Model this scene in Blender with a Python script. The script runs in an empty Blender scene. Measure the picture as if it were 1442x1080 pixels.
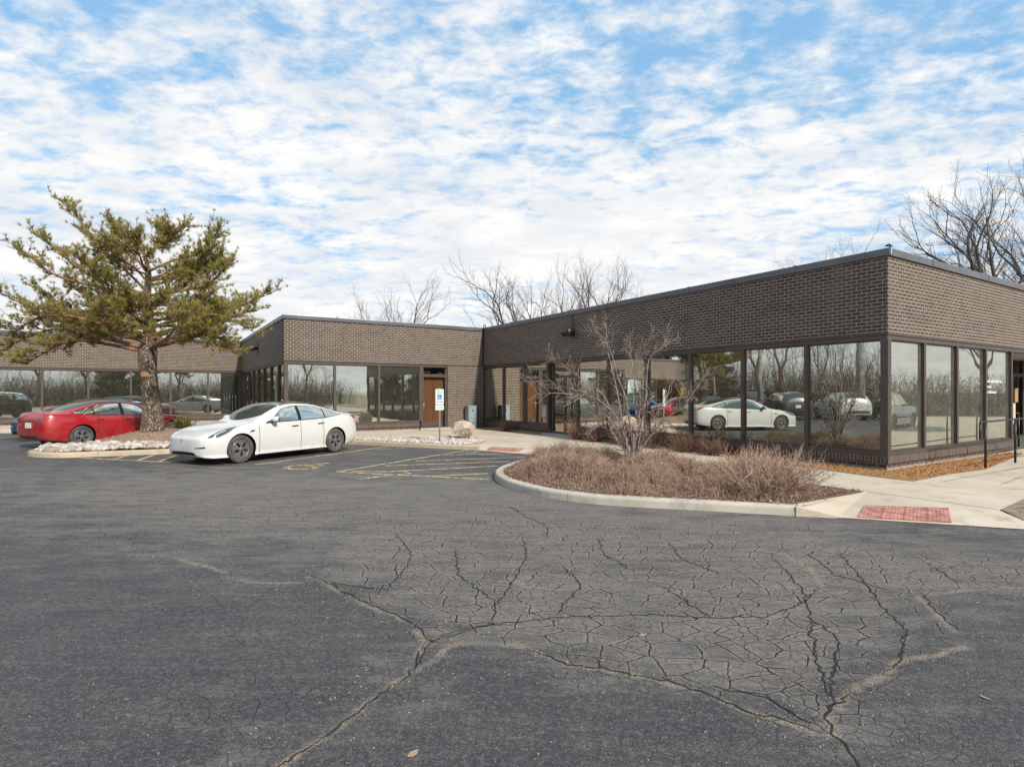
import bpy, math, random
import numpy as np
from mathutils import Vector
random.seed(7); RNG = np.random.default_rng(7)
SC = bpy.context.scene
COL = SC.collection
R = math.radians

# ------------------------------------------------------------------ mesh helpers
class MB:
    """collects geometry for ONE mesh object"""
    def __init__(s):
        s.V = []; s.n = 0; s.F = []
    def add(s, v, f, mat=0, uv=None, smooth=False):
        v = np.asarray(v, float).reshape(-1, 3); f = np.asarray(f, int)
        if f.ndim == 1: f = f.reshape(1, -1)
        s.V.append(v); s.F.append((f + s.n, mat, uv, smooth)); s.n += len(v)
    def box(s, lo, hi, mat=0):
        x0, y0, z0 = lo; x1, y1, z1 = hi
        s.hexa([(x0,y0,z0),(x1,y0,z0),(x1,y1,z0),(x0,y1,z0),(x0,y0,z1),(x1,y0,z1),(x1,y1,z1),(x0,y1,z1)], mat)
    def hexa(s, v, mat=0):
        s.add(v, [[0,3,2,1],[4,5,6,7],[0,1,5,4],[1,2,6,5],[2,3,7,6],[3,0,4,7]], mat)
    def slab(s, pts, z0, z1, mat=0):
        n = len(pts); a = np.array([(p[0],p[1],z1) for p in pts]); b = np.array([(p[0],p[1],z0) for p in pts])
        s.add(np.vstack([a,b]), [list(range(n))], mat)
        s.F.append((np.array([[i,n+i,n+(i+1)%n,(i+1)%n] for i in range(n)]) + s.n - 2*n, mat, None, False))
    def tube(s, pts, rad, sides=6, mat=0, cap=False, smooth=True):
        pts = np.asarray(pts, float); k = len(pts); rad = np.broadcast_to(np.asarray(rad, float), (k,))
        t = np.gradient(pts, axis=0); t /= np.linalg.norm(t, axis=1)[:,None] + 1e-12
        m = t.mean(0); ref = np.eye(3)[np.argmin(np.abs(m))]
        a = np.cross(t, ref); a /= np.linalg.norm(a, axis=1)[:,None] + 1e-12
        b = np.cross(t, a)
        th = np.arange(sides)*2*math.pi/sides
        v = pts[:,None,:] + rad[:,None,None]*(a[:,None,:]*np.cos(th)[None,:,None] + b[:,None,:]*np.sin(th)[None,:,None])
        i = np.arange(k-1)[:,None]*sides; j = np.arange(sides)[None,:]; j2 = (j+1) % sides
        f = np.stack([i+j, i+sides+j, i+sides+j2, i+j2], -1).reshape(-1,4)
        s.add(v.reshape(-1,3), f, mat, None, smooth)
        if cap:
            s.F.append((np.arange(sides)[None,:] + s.n - k*sides, mat, None, False))
            s.F.append((np.arange(sides)[None,::-1] + s.n - sides, mat, None, False))
    def grid(s, P, mat=0, smooth=True, flip=False):
        P = np.asarray(P, float); a, b = P.shape[:2]
        i = np.arange(a-1)[:,None]*b; j = np.arange(b-1)[None,:]
        f = np.stack([i+j, i+j+1, i+b+j+1, i+b+j], -1).reshape(-1,4)
        if flip: f = f[:,::-1]
        s.add(P.reshape(-1,3), f, mat, None, smooth)
    def lathe(s, prof, sides, fn, mat=0, smooth=True):
        """prof: (r, h) pairs; fn(r, h, cos, sin) -> xyz"""
        th = np.linspace(0, 2*math.pi, sides+1)
        s.grid([[fn(r, h, math.cos(t), math.sin(t)) for t in th] for r, h in prof], mat, smooth)
    def ribbon(s, poly, prof, mat=0, caps=True):
        """sweep a closed profile of (offset to the left, z) along a polyline with mitres; uv = (length, z)"""
        poly = np.asarray(poly, float); k = len(poly); d = np.diff(poly, axis=0); L = np.linalg.norm(d, axis=1)
        d /= L[:,None]; nn = np.stack([-d[:,1], d[:,0]], 1); u = np.concatenate([[0], np.cumsum(L)])
        m = np.empty((k,2)); m[0] = nn[0]; m[-1] = nn[-1]
        for i in range(1, k-1): m[i] = (nn[i-1]+nn[i])/(1+nn[i-1]@nn[i])
        q = len(prof); V = np.array([[(*(poly[i]+m[i]*o), z) for o, z in prof] for i in range(k)])
        fs = []; uv = []
        for i in range(k-1):
            for j in range(q):
                j2 = (j+1) % q
                fs.append([i*q+j, (i+1)*q+j, (i+1)*q+j2, i*q+j2])
                v0 = prof[j][1]; v1 = prof[j2][1]
                if abs(v0-v1) < 1e-4: v0 = prof[j][0]; v1 = prof[j2][0]
                uv.append([(u[i],v0),(u[i+1],v0),(u[i+1],v1),(u[i],v1)])
        s.add(V.reshape(-1,3), fs, mat, np.array(uv))
        if caps:
            o = s.n - k*q
            for f0, rev in ((0,False),((k-1)*q,True)):
                idx = list(range(f0, f0+q)); 
                if rev: idx = idx[::-1]
                s.F.append((np.array([idx])+o, mat, np.array([[(prof[(i-f0)][0], prof[(i-f0)][1]) for i in idx]]), False))
    def build(s, name, mats, parent=None, loc=None):
        V = np.concatenate(s.V) if s.V else np.zeros((0,3))
        if loc is not None: V = V - np.asarray(loc, float)
        me = bpy.data.meshes.new(name)
        lv = np.concatenate([f.ravel() for f,_,_,_ in s.F]); lt = np.concatenate([np.full(len(f), f.shape[1]) for f,_,_,_ in s.F])
        mi = np.concatenate([np.full(len(f), m) for f,m,_,_ in s.F]); sm = np.concatenate([np.full(len(f), x) for f,_,_,x in s.F])
        me.vertices.add(len(V)); me.vertices.foreach_set('co', V.ravel())
        me.loops.add(len(lv)); me.loops.foreach_set('vertex_index', lv.astype(np.int32))
        me.polygons.add(len(lt)); me.polygons.foreach_set('loop_start', np.concatenate([[0], np.cumsum(lt)[:-1]]).astype(np.int32))
        me.polygons.foreach_set('material_index', mi.astype(np.int32)); me.polygons.foreach_set('use_smooth', sm.astype(bool))
        if any(u is not None for _,_,u,_ in s.F):
            w = me.uv_layers.new(name='uv')
            uvs = np.concatenate([(u.reshape(-1,2) if u is not None else np.zeros((f.size,2))) for f,_,u,_ in s.F])
            w.data.foreach_set('uv', uvs.ravel().astype(np.float32))
        for m in (mats if isinstance(mats, (list,tuple)) else [mats]): me.materials.append(m)
        me.update(calc_edges=True)
        o = bpy.data.objects.new(name, me); COL.objects.link(o)
        if loc is not None: o.location = loc
        if parent: o.parent = parent
        return o
def thing(name, label, cat, loc=(0,0,0), rz=0, group=None):
    o = bpy.data.objects.new(name, None); COL.objects.link(o); o.location = loc; o.rotation_euler = (0,0,rz)
    o.empty_display_size = .2
    return tag(o, label, cat, group)
def tag(o, label, cat, group=None):
    o['label'] = label; o['category'] = cat
    if group: o['group'] = group
    return o
def kind(o, k): o['kind'] = k; return o
def copy_tree(o, parent=None):
    c = o.copy(); COL.objects.link(c)
    if parent: c.parent = parent
    for ch in list(o.children): copy_tree(ch, c)
    return c
def unit(v): v = np.asarray(v, float); return v/np.linalg.norm(v)

# ------------------------------------------------------------------ material helpers
class NG:
    def __init__(s, tree): s.t = tree; s.t.nodes.clear()
    def __call__(s, typ, inp=None, **at):
        n = s.t.nodes.new('ShaderNode'+typ)
        for k, v in at.items(): setattr(n, k, v)
        for k, v in (inp or {}).items():
            sk = n.inputs[k]
            if isinstance(v, bpy.types.NodeSocket): s.t.links.new(v, sk)
            elif isinstance(v, bpy.types.Node): s.t.links.new(v.outputs[0], sk)
            else:
                if sk.type == 'RGBA' and len(v) == 3: v = (*v, 1)
                sk.default_value = v
        return n
    def math(s, op, a, b=0.0, clamp=False):
        return s('Math', {0:a, 1:b}, operation=op, use_clamp=clamp).outputs[0]
    def mix(s, fac, a, b, blend='MIX'):
        n = s('Mix', {0:fac}, data_type='RGBA', blend_type=blend)
        for i, v in ((6,a),(7,b)):
            if isinstance(v, bpy.types.NodeSocket): s.t.links.new(v, n.inputs[i])
            else: n.inputs[i].default_value = (*v,1) if len(v)==3 else v
        return n.outputs[2]
    def ramp(s, x, lo, hi, a=0.0, b=1.0):
        return s('MapRange', {0:x, 1:lo, 2:hi, 3:a, 4:b}, interpolation_type='SMOOTHSTEP').outputs[0]
    def noise(s, vec, scale, detail=4, rough=.55, dist=0):
        return s('TexNoise', {'Vector':vec, 'Scale':scale, 'Detail':detail, 'Roughness':rough, 'Distortion':dist}).outputs[0]
    def out(s, shader): s('OutputMaterial', {0:shader})
def newmat(name):
    m = bpy.data.materials.new(name); m.use_nodes = True; return m, NG(m.node_tree)
def plain(name, col, rough=.6, metal=0, var=.12, scale=6, bump=0, spec=.5, coat=0, bscale=40):
    """a painted or natural surface: base colour with slight procedural variation"""
    m, g = newmat(name)
    pos = g('TexCoord').outputs['Object']
    n = g.noise(pos, scale, 5)
    c = g.mix(g.ramp(n,.3,.7), [x*(1-var) for x in col], [min(1,x*(1+var)) for x in col])
    inp = {'Base Color':c, 'Roughness':rough, 'Metallic':metal, 'Specular IOR Level':spec, 'Coat Weight':coat, 'Coat Roughness':.03}
    if bump: inp['Normal'] = g('Bump', {'Strength':bump, 'Distance':.01, 'Height':g.noise(pos, bscale, 4)})
    g.out(g('BsdfPrincipled', inp)); return m
def island_mat(name, cols, rough=.8, trans=0, spec=.3):
    """stones, twigs, needles: each loose piece takes one colour of a ramp"""
    m, g = newmat(name)
    r = g('NewGeometry').outputs['Random Per Island']
    cr = g('ValToRGB', {0:r}); e = cr.color_ramp.elements
    while len(e) < len(cols): e.new(.5)
    for i, c in enumerate(cols): e[i].position = i/(len(cols)-1); e[i].color = (*c,1)
    b = g('BsdfPrincipled', {'Base Color':cr.outputs[0], 'Roughness':rough, 'Specular IOR Level':spec})
    if trans:
        t = g('BsdfTranslucent', {0:cr.outputs[0]})
        b = g('MixShader', {0:trans, 1:b, 2:t})
    g.out(b); return m
M = {}
def m_brick(name, c1, c2, mortar, w=.2, h=.0746, rot=False):
    m, g = newmat(name)
    uv = g('UVMap', uv_map='uv').outputs[0]
    if rot: uv = g('Mapping', {0:uv, 2:(0,0,math.pi/2)}).outputs[0]
    br = g('TexBrick', {'Vector':uv, 'Color1':(*c1,1), 'Color2':(*c2,1), 'Mortar':(*mortar,1), 'Scale':1.0, 'Mortar Size':.0060, 'Mortar Smooth':.15, 'Bias':-.1, 'Brick Width':w, 'Row Height':h})
    n = g.noise(uv, 1.1, 5); n2 = g.noise(uv, 90, 3)
    c = g.mix(g.ramp(n,.35,.75), br.outputs[0], g.mix(.2, br.outputs[0], (.2,.16,.13)))
    c = g.mix(g.math('MULTIPLY', g.ramp(n2,.4,.65), .35), c, g.mix(1.0, c, (.5,.46,.44), 'MULTIPLY'))
    st = g.noise(g('Mapping', {0:uv, 3:(1.6,.22,1)}).outputs[0], 1.4, 5, .6)
    c = g.mix(g.math('MULTIPLY', g.ramp(st,.52,.72), .32), c, (.17,.14,.115))
    c = g.mix(g.math('MULTIPLY', g.ramp(g.noise(uv, 2.6, 3),.5,.7), .28), c, (.05,.036,.032))
    hgt = g.math('SUBTRACT', g.math('MULTIPLY', n2, .25), br.outputs[1])
    bp = g('Bump', {'Strength':.6, 'Distance':.006, 'Height':hgt})
    g.out(g('BsdfPrincipled', {'Base Color':c, 'Roughness':.75, 'Specular IOR Level':.35, 'Normal':bp})); return m
M['brick'] = m_brick('dark_brown_brick', (.061,.044,.037), (.106,.075,.061), (.48,.41,.335))
M['rowlock'] = m_brick('rowlock_brick', (.058,.042,.037), (.1,.07,.058), (.33,.29,.25), w=.0746*1.0, h=.21)
def m_concrete(name, a, b):
    m, g = newmat(name); pos = g('TexCoord').outputs['Object']
    n = g.noise(pos, .8, 6); n2 = g.noise(pos, 120, 3); n3 = g.noise(pos, 9, 5)
    c = g.mix(g.ramp(n,.3,.7), a, b)
    c = g.mix(g.math('MULTIPLY', g.ramp(n3,.5,.75), .25), c, [x*.7 for x in a])
    c = g.mix(g.math('MULTIPLY', g.ramp(n2,.5,.7), .3), c, [x*.62 for x in a])
    c = g.mix(g.math('MULTIPLY', g.ramp(g.noise(pos, 2.3, 7, .7),.52,.68), .5), c, [x*.55 for x in a])
    g.out(g('BsdfPrincipled', {'Base Color':c, 'Roughness':.85, 'Specular IOR Level':.3, 'Normal':g('Bump', {'Strength':.3,'Distance':.004,'Height':n2})})); return m
M['concrete'] = m_concrete('warm_concrete', (.47,.40,.305), (.56,.485,.385))
M['kerb'] = m_concrete('kerb_concrete', (.40,.37,.31), (.52,.48,.41))
M['kerb_old'] = m_concrete('old_kerb_concrete', (.40,.33,.23), (.5,.42,.30))
M['foundation'] = m_concrete('foundation_concrete', (.36,.33,.28), (.45,.42,.36))
M['frame'] = plain('brown_anodised_frame', (.085,.066,.055), .45, .25, .1, 3)
M['coping'] = plain('slate_grey_coping', (.13,.135,.15), .4, .4, .15, 1.2)
M['black'] = plain('black_metal', (.014,.013,.013), .4, .2)
M['dark'] = plain('dark_trim', (.02,.018,.017), .5)
M['soffit'] = plain('soffit_paint', (.10,.085,.07), .7)
M['ceiling'] = plain('office_ceiling', (.55,.53,.48), .9)
M['carpet'] = plain('office_carpet', (.10,.095,.085), .95)
M['inwall'] = plain('office_wall', (.42,.39,.32), .9)
M['galv'] = plain('galvanised_steel', (.38,.44,.43), .45, .5, .15, 8)
M['cabinet'] = plain('grey_green_cabinet', (.24,.30,.31), .5, .1, .08, 3)
M['bark'] = None
def m_glass(name, refl, tint, dark, haze=.0):
    m, g = newmat(name); pos = g('TexCoord').outputs['Object']
    bp = g('Bump', {'Strength':.05, 'Distance':.02, 'Height':g.noise(pos, 1.3, 1)})
    gl = g('BsdfGlossy', {'Color':(*tint,1), 'Roughness':.006, 'Normal':bp})
    tr = g('BsdfTransparent', {'Color':(*dark,1)})
    fr = g('Fresnel', {'IOR':1.5})
    fac = g.math('ADD', refl, g.math('MULTIPLY', fr, .5), True)
    # pale haze painted into the pane as a diffuse veil, varied by noise
    dn = g.noise(pos, 3.5, 5); tr = g('MixShader', {0:g.ramp(dn,.3,.7,haze*.75,haze*1.3), 1:tr, 2:g('BsdfDiffuse', {0:(.40,.385,.32,1)})})
    g.out(g('MixShader', {0:fac, 1:tr, 2:gl})); return m
M['glass'] = m_glass('tinted_mirror_glass', .40, (.92,.94,.86), (.62,.66,.60), .26)
M['glass_clear'] = m_glass('mirror_window_glass', .50, (.94,.97,.90), (.58,.62,.57), .11)
M['doorglass'] = m_glass('dark_door_glass', .10, (.7,.66,.6), (.25,.22,.2))
def m_wood(name, a, b):
    m, g = newmat(name); pos = g('TexCoord').outputs['Object']
    mp = g('Mapping', {0:pos, 3:(14,14,1.2)}).outputs[0]
    n = g.noise(mp, 2.5, 5, .6, 1.2)
    g.out(g('BsdfPrincipled', {'Base Color':g.mix(g.ramp(n,.3,.7), a, b), 'Roughness':.4, 'Coat Weight':.2})); return m
M['wood'] = m_wood('varnished_door_wood', (.06,.024,.007), (.125,.052,.015))
def m_bark(name, a, b, scale):
    m, g = newmat(name); pos = g('TexCoord').outputs['Object']
    mp = g('Mapping', {0:pos, 3:(1,1,.28)}).outputs[0]
    v = g('TexVoronoi', {'Vector':g('VectorMath', {0:mp, 1:g('TexNoise', {'Vector':mp,'Scale':scale,'Detail':3}).outputs[1]}, operation='ADD').outputs[0], 'Scale':scale}, feature='DISTANCE_TO_EDGE').outputs[0]
    n = g.noise(pos, scale*3, 5)
    f = g.ramp(v, .0, .22)
    c = g.mix(f, [x*.42 for x in a], g.mix(g.ramp(n,.3,.7), a, b))
    # upper limbs of the pine turn orange
    g.out(g('BsdfPrincipled', {'Base Color':c, 'Roughness':.9, 'Specular IOR Level':.2, 'Normal':g('Bump', {'Strength':1.0,'Distance':.05,'Height':g.math('ADD', f, g.math('MULTIPLY', n, .5))})})); return m
M['pinebark'] = m_bark('plated_pine_bark', (.25,.19,.145), (.42,.335,.265), 8)
M['limb'] = plain('orange_pine_limb', (.20,.105,.058), .85, 0, .45, 5, .6)
M['treebark'] = plain('bare_tree_bark', (.075,.06,.05), .9, 0, .3, 4, .5)
M['treebark_pale'] = plain('pale_tree_bark', (.17,.145,.125), .9, 0, .3, 4, .5)
M['shrubbark'] = plain('grey_shrub_bark', (.225,.175,.15), .8, 0, .35, 9, .4)
M['needles'] = island_mat('pine_needles', [(.13,.145,.04),(.27,.27,.07),(.40,.36,.095),(.50,.43,.13)], .6, .4)
M['darkneedles'] = island_mat('dark_needles', [(.02,.03,.015),(.045,.06,.025),(.07,.075,.03)], .7, .2)
M['twigs'] = island_mat('dry_twigs', [(.21,.13,.105),(.36,.24,.185),(.48,.345,.255),(.29,.185,.145),(.60,.455,.33)], .85, .15)
M['straw'] = island_mat('dead_leaves', [(.15,.09,.055),(.28,.18,.11),(.42,.30,.19),(.2,.12,.08)], .85, .2)
M['redtwigs'] = island_mat('red_brown_twigs', [(.13,.066,.048),(.20,.11,.08),(.28,.165,.12)], .85, .15)
M['thicket'] = island_mat('thicket_twigs', [(.13,.085,.055),(.22,.14,.08),(.17,.115,.08),(.26,.19,.12)], .9, .15)
M['grit'] = island_mat('asphalt_grit', [(.16,.13,.10),(.30,.24,.18),(.40,.33,.25),(.22,.17,.14)], .9)
M['stones'] = island_mat('river_stones', [(.25,.19,.165),(.42,.36,.315),(.55,.50,.44),(.35,.28,.245),(.62,.58,.52),(.30,.275,.255),(.48,.42,.36)], .75)
M['chips'] = island_mat('wood_chips', [(.26,.12,.04),(.38,.2,.075),(.48,.29,.12),(.2,.095,.04)], .9)
M['greytwigs'] = island_mat('grey_tall_twigs', [(.10,.085,.07),(.17,.145,.12),(.13,.10,.08)], .9)
M['yucca'] = island_mat('yucca_leaves', [(.10,.12,.03),(.2,.19,.06),(.30,.26,.10),(.14,.15,.04)], .6, .25)
M['grass'] = island_mat('winter_grass', [(.05,.075,.02),(.11,.12,.04),(.24,.19,.10),(.30,.24,.14)], .9, .2)
M['bedsoil'] = plain('leaf_litter_soil', (.13,.08,.055), .95, 0, .5, 22, .8)
M['moundsoil'] = plain('fine_mulch', (.27,.185,.135), .95, 0, .35, 45, .9)
M['gravelbase'] = plain('gravel_base', (.33,.27,.24), .95, 0, .35, 40, .8)
M['mulch'] = plain('orange_wood_mulch', (.33,.165,.062), .95, 0, .45, 38, .9)
M['dirt'] = plain('bare_dirt', (.22,.17,.12), .95, 0, .35, 10, .7)
M['farground'] = plain('winter_field', (.16,.13,.07), .95, 0, .35, .6, .4)

# ------------------------------------------------------------------ site frame (metres; camera foot at the origin, looking along +Y)
D1 = np.array([-.5316, .8470]); D2 = np.array([.8470, .5316])      # the two wall directions of the building
PC = np.array([7.537, 11.32])                                      # convex corner of the near wing
PI_ = PC + D1*16.58                                                # inner corner
PM = PI_ - D2*8.44                                                 # convex corner of the middle wing
PF = PM + D1*12.5                                                  # inner corner of the far wing
PL = PF - D2*20
PR = PC + D2*17
ZP = .11                                                           # pavement level
# ------------------------------------------------------------------ world, sun, camera
SUN_H = unit((.62,-.785)); EL = R(36)
def build_world():
    w = bpy.data.worlds.new('World'); SC.world = w; w.use_nodes = True; g = NG(w.node_tree)
    sky = g('TexSky', sky_type='NISHITA', sun_disc=False, sun_elevation=EL, sun_rotation=math.atan2(SUN_H[0], SUN_H[1]), air_density=1.2, dust_density=.6, ozone_density=2.0)
    d = g('TexCoord').outputs['Generated']
    xyz = g('SeparateXYZ', {0:d}).outputs
    den = g.math('ADD', g.math('MAXIMUM', xyz[2], 0.0), .14)
    p = g('CombineXYZ', {0:g.math('DIVIDE', xyz[0], den), 1:g.math('DIVIDE', xyz[1], den), 2:0.0}).outputs[0]
    mp = g('Mapping', {0:p, 1:(3.1,1.7,0), 2:(0,0,R(24)), 3:(.9,1.25,1)}).outputs[0]
    big = g.noise(mp, .7, 3, .5, .2)
    mid = g.noise(mp, 8.0, 4, .58, .3)
    fin = g.noise(mp, 22, 5, .62, .25)
    den_ = g.math('ADD', g.math('ADD', g.math('MULTIPLY', big, .50), g.math('MULTIPLY', mid, .62)), g.math('MULTIPLY', fin, .26))
    # denser towards the horizon, where one looks along the layer
    den_ = g.math('ADD', den_, g.ramp(xyz[2], .55, .10, 0, .16))
    cov = g.ramp(den_, .565, .85)
    shade = g.noise(mp, 2.2, 5, .6, .5)
    cc = g.mix(g.ramp(shade,.3,.7), (.80,.835,.88), (1.04,1.02,.99))
    skyc = g('VectorMath', {0:sky.outputs[0], 1:(.105,.105,.105)}, operation='MULTIPLY').outputs[0]
    skyc = g.mix(.7, skyc, (.235,.475,.74))
    c = g.mix(cov, skyc, g('VectorMath', {0:cc, 1:(.76,.76,.76)}, operation='MULTIPLY').outputs[0])
    g('OutputWorld', {0:g('Background', {0:c, 1:1.0})})
build_world()
sun = bpy.data.lights.new('sun', 'SUN'); sun.energy = 3.8; sun.angle = R(2.5); sun.color = (1,.93,.82)
so = bpy.data.objects.new('sun', sun); COL.objects.link(so)
so.rotation_euler = Vector((-SUN_H[0]*math.cos(EL), -SUN_H[1]*math.cos(EL), -math.sin(EL))).to_track_quat('-Z','Y').to_euler()
cam = bpy.data.cameras.new('camera'); co = bpy.data.objects.new('camera', cam); COL.objects.link(co); SC.camera = co
co.location = (0,0,1.68); co.rotation_euler = (R(90),0,0); cam.sensor_width = 36; cam.lens = 36*795/1442; cam.shift_y = 12.5/1442
cam.clip_start = .05; cam.clip_end = 4000
SC.view_settings.view_transform = 'Standard'; SC.view_settings.look = 'None'; SC.view_settings.exposure = .42; SC.view_settings.gamma = 1
SC.cycles.max_bounces = 8; SC.cycles.transparent_max_bounces = 10; SC.cycles.use_denoising = True
SC.cycles.caustics_reflective = False; SC.cycles.caustics_refractive = False
#PART2
# ================================================================== GROUND
def jitter_line(pts, step=.06, amp=.02, rng=RNG):
    pts = np.asarray(pts, float); out = []
    for a, b in zip(pts[:-1], pts[1:]):
        n = max(2, int(np.linalg.norm(b-a)/step))
        out += [a+(b-a)*t for t in np.arange(n)/n]
    out.append(pts[-1]); out = np.array(out); out[1:-1] += rng.normal(0, amp, (len(out)-2, 2))
    return out
def dist_lines(X, Y, lines):
    P = np.stack([X.ravel(), Y.ravel()], 1); best = np.full(len(P), 9.0)
    for L in lines:
        L = np.asarray(L)
        for a, b in zip(L[:-1], L[1:]):
            d = b-a; t = np.clip(((P-a)@d)/(d@d+1e-9), 0, 1)
            best = np.minimum(best, np.linalg.norm(P-a-t[:,None]*d, axis=1))
    return best.reshape(X.shape)
def inside(X, Y, poly):
    poly = np.asarray(poly); r = np.zeros(X.shape, bool); n = len(poly); j = n-1
    for i in range(n):
        xi, yi = poly[i]; xj, yj = poly[j]
        c = ((yi > Y) != (yj > Y)) & (X < (xj-xi)*(Y-yi)/(yj-yi+1e-12)+xi); r ^= c; j = i
    return r
LIGHT = [[(-1.2,2.27),(-1.04,2.54),(-.93,2.74),(-.77,3.05),(-.62,3.36),(-.58,3.79),(-.69,4.02),(-.86,4.23),(-1.19,4.49),(-1.71,5.03),(-1.88,5.15)],
 [(-1.75,4.99),(-2.33,4.99),(-2.86,5.4),(-3.32,5.67)],
 [(-.62,3.36),(-.38,3.76),(-.1,3.79),(.09,3.72),(.35,3.49),(.64,3.4),(.9,3.28),(1.1,3.14),(1.26,2.96),(1.43,2.86),(1.55,2.77)],
 [(1.53,2.4),(1.56,2.54),(1.57,2.68),(1.61,2.86),(1.65,2.95),(1.9,3.16),(2.21,3.36),(2.4,3.54),(2.61,3.59),(2.99,3.72)],
 [(3.38,4.73),(3.22,4.34),(3.11,3.96)], [(3.35,4.68),(3.72,4.78),(4.4,4.85),(5.15,4.88),(7,4.8)],
 [(-.02,5.09),(.12,4.9),(.47,4.78)], [(2.59,6.08),(2.8,5.87),(2.84,5.4),(2.68,4.9)]]
DARK = [LIGHT[0][:6], [(x+.03,y+.01) for x,y in LIGHT[0][4:]], LIGHT[3][:6], [(x+.04,y) for x,y in LIGHT[4]], LIGHT[2][3:],
 [(-1.41,6.76),(-1.05,5.92),(-1.02,5.4),(-1.07,4.81),(-1.71,5.03)],
 [(.12,6.6),(.15,5.74),(-.04,4.81),(-.12,4.49),(-.16,4.08),(-.58,3.79)],
 [(-.58,3.79),(-.4,3.96),(-.16,4.08),(.31,4.21),(.96,4.27),(1.48,4.21),(1.91,4.23),(2.31,4.49),(2.68,4.9)],
 [(2.69,5.87),(2.48,4.81),(2.22,4.21),(2.22,3.84),(1.65,2.95)],
 [(3.47,6.0),(2.93,4.49),(2.76,3.96),(2.48,3.59),(2.21,3.36)],
 [(1.74,3.09),(1.91,3.54),(2.22,4.21)], [(1.14,3.24),(1.39,3.09),(1.54,2.86)],
 [(-.07,8.4),(.2,7.6),(.45,7.1),(.4,6.5)], [(1.0,6.6),(.95,5.9),(1.15,5.3)], [(1.75,6.3),(1.7,5.7),(1.95,5.2)],
 [(3.1,5.9),(2.98,5.2),(3.2,4.8)], [(4.1,5.6),(3.95,5.0)], [(.5,5.5),(.6,4.9),(.31,4.21)], [(-.6,6.0),(-.5,5.2),(-.12,4.49)], [(1.3,4.9),(1.48,4.21)]]
ALLI = [(-1.8,5.09),(-1.9,6.4),(-1.5,7.3),(.19,7.9),(2.74,6.9),(3.82,6.1),(6.5,5.4),(6.5,4.85),(3.68,4.73),(2.61,3.59),(2.19,3.36),(1.58,2.83),(1.12,3.2),(.52,3.49),(-.1,3.85),(-.58,3.8),(-1.14,4.49)]
def m_asphalt():
    m, g = newmat('cracked_asphalt'); pos = g('TexCoord').outputs['Object']
    at = lambda n: g('Attribute', attribute_name=n).outputs['Fac']
    crack, alli, wear = at('crack'), at('alli'), at('wear')
    # wear: sealed dark skin against worn grey stone, drawn out a little along the driving lane
    lane = g('Mapping', {0:pos, 2:(0,0,R(17)), 3:(.55,1.5,1)}).outputs[0]
    nl = g.noise(lane, 1.6, 8, .68, .3); nb = g.noise(pos, .42, 5, .6); nm = g.noise(pos, 3.2, 7, .65); nf = g.noise(pos, 95, 4, .75); ng = g.noise(pos, 26, 5, .7); nff = g.noise(pos, 330, 2)
    worn = g.math('ADD', g.math('MULTIPLY', nl, .55), g.math('ADD', g.math('MULTIPLY', nb, .20), g.math('MULTIPLY', nm, .35)))
    worn = g.math('ADD', worn, g.math('MULTIPLY', g.math('SUBTRACT', wear, .5), .20))
    base = g.mix(g.ramp(worn, .45, .68), (.034,.034,.038), (.150,.136,.122))
    base = g.mix(g.math('MULTIPLY', g.ramp(nm, .50, .68), g.math('ADD', .15, g.math('MULTIPLY', alli, .35))), base, (.135,.118,.10))
    base = g.mix(g.math('MULTIPLY', g.ramp(ng, .48, .66), .5), base, (.155,.143,.13)); base = g.mix(g.math('MULTIPLY', g.ramp(ng, .50, .36), .45), base, (.024,.024,.027))
    stk = g.noise(g('Mapping', {0:pos, 2:(0,0,R(17)), 3:(.5,2.4,1)}).outputs[0], 3.6, 7, .72)
    base = g.mix(g.math('MULTIPLY', g.ramp(stk, .49, .61), g.math('ADD', .12, g.math('MULTIPLY', wear, .55))), base, (.19,.167,.142)); base = g.mix(g.math('MULTIPLY', g.ramp(stk, .48, .34), .45), base, (.026,.026,.030))
    # aggregate grain and loose pale grit
    base = g.mix(g.math('MULTIPLY', g.ramp(nf, .5, .68), .6), base, (.19,.182,.175))
    base = g.mix(g.math('MULTIPLY', g.ramp(nf, .5, .30), .6), base, (.018,.018,.02))
    base = g.mix(g.math('MULTIPLY', g.ramp(g.noise(pos, 62, 2), .60, .70), .5), base, (.26,.235,.205)); base = g.mix(g.math('MULTIPLY', g.ramp(g.noise(pos, 48, 2), .40, .30), .6), base, (.015,.015,.017))
    grit = g.math('MULTIPLY', g.ramp(nff, .62, .66), g.ramp(g.noise(pos, 1.7, 4), .40, .64))
    base = g.mix(g.math('MULTIPLY', grit, .8), base, (.42,.35,.27))
    # alligator cracking: cells of about 0.3 m inside the broken area, finer map cracking everywhere
    dis = g('TexNoise', {'Vector':pos, 'Scale':2.4, 'Detail':1}).outputs[1]
    wp = g('VectorMath', {0:pos, 1:g('VectorMath', {0:dis, 1:(.16,.16,0)}, operation='MULTIPLY').outputs[0]}, operation='ADD').outputs[0]
    dis2 = g('TexNoise', {'Vector':pos, 'Scale':15.0, 'Detail':2, 'Roughness':.6}).outputs[1]
    wp = g('VectorMath', {0:wp, 1:g('VectorMath', {0:dis2, 1:(.036,.036,0)}, operation='MULTIPLY').outputs[0]}, operation='ADD').outputs[0]
    wp = g('Mapping', {0:wp, 2:(0,0,R(17)), 3:(.85,1.1,0)}).outputs[0]
    v1 = g('TexVoronoi', {'Vector':wp, 'Scale':5.0, 'Randomness':.95}, feature='DISTANCE_TO_EDGE', voronoi_dimensions='2D').outputs[0]
    v2 = g('TexVoronoi', {'Vector':wp, 'Scale':11.0}, feature='DISTANCE_TO_EDGE', voronoi_dimensions='2D').outputs[0]
    wid = g.math('MULTIPLY', g.ramp(g.noise(pos, 1.5, 3),   .25, .55, .34, 1), alli)
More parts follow.
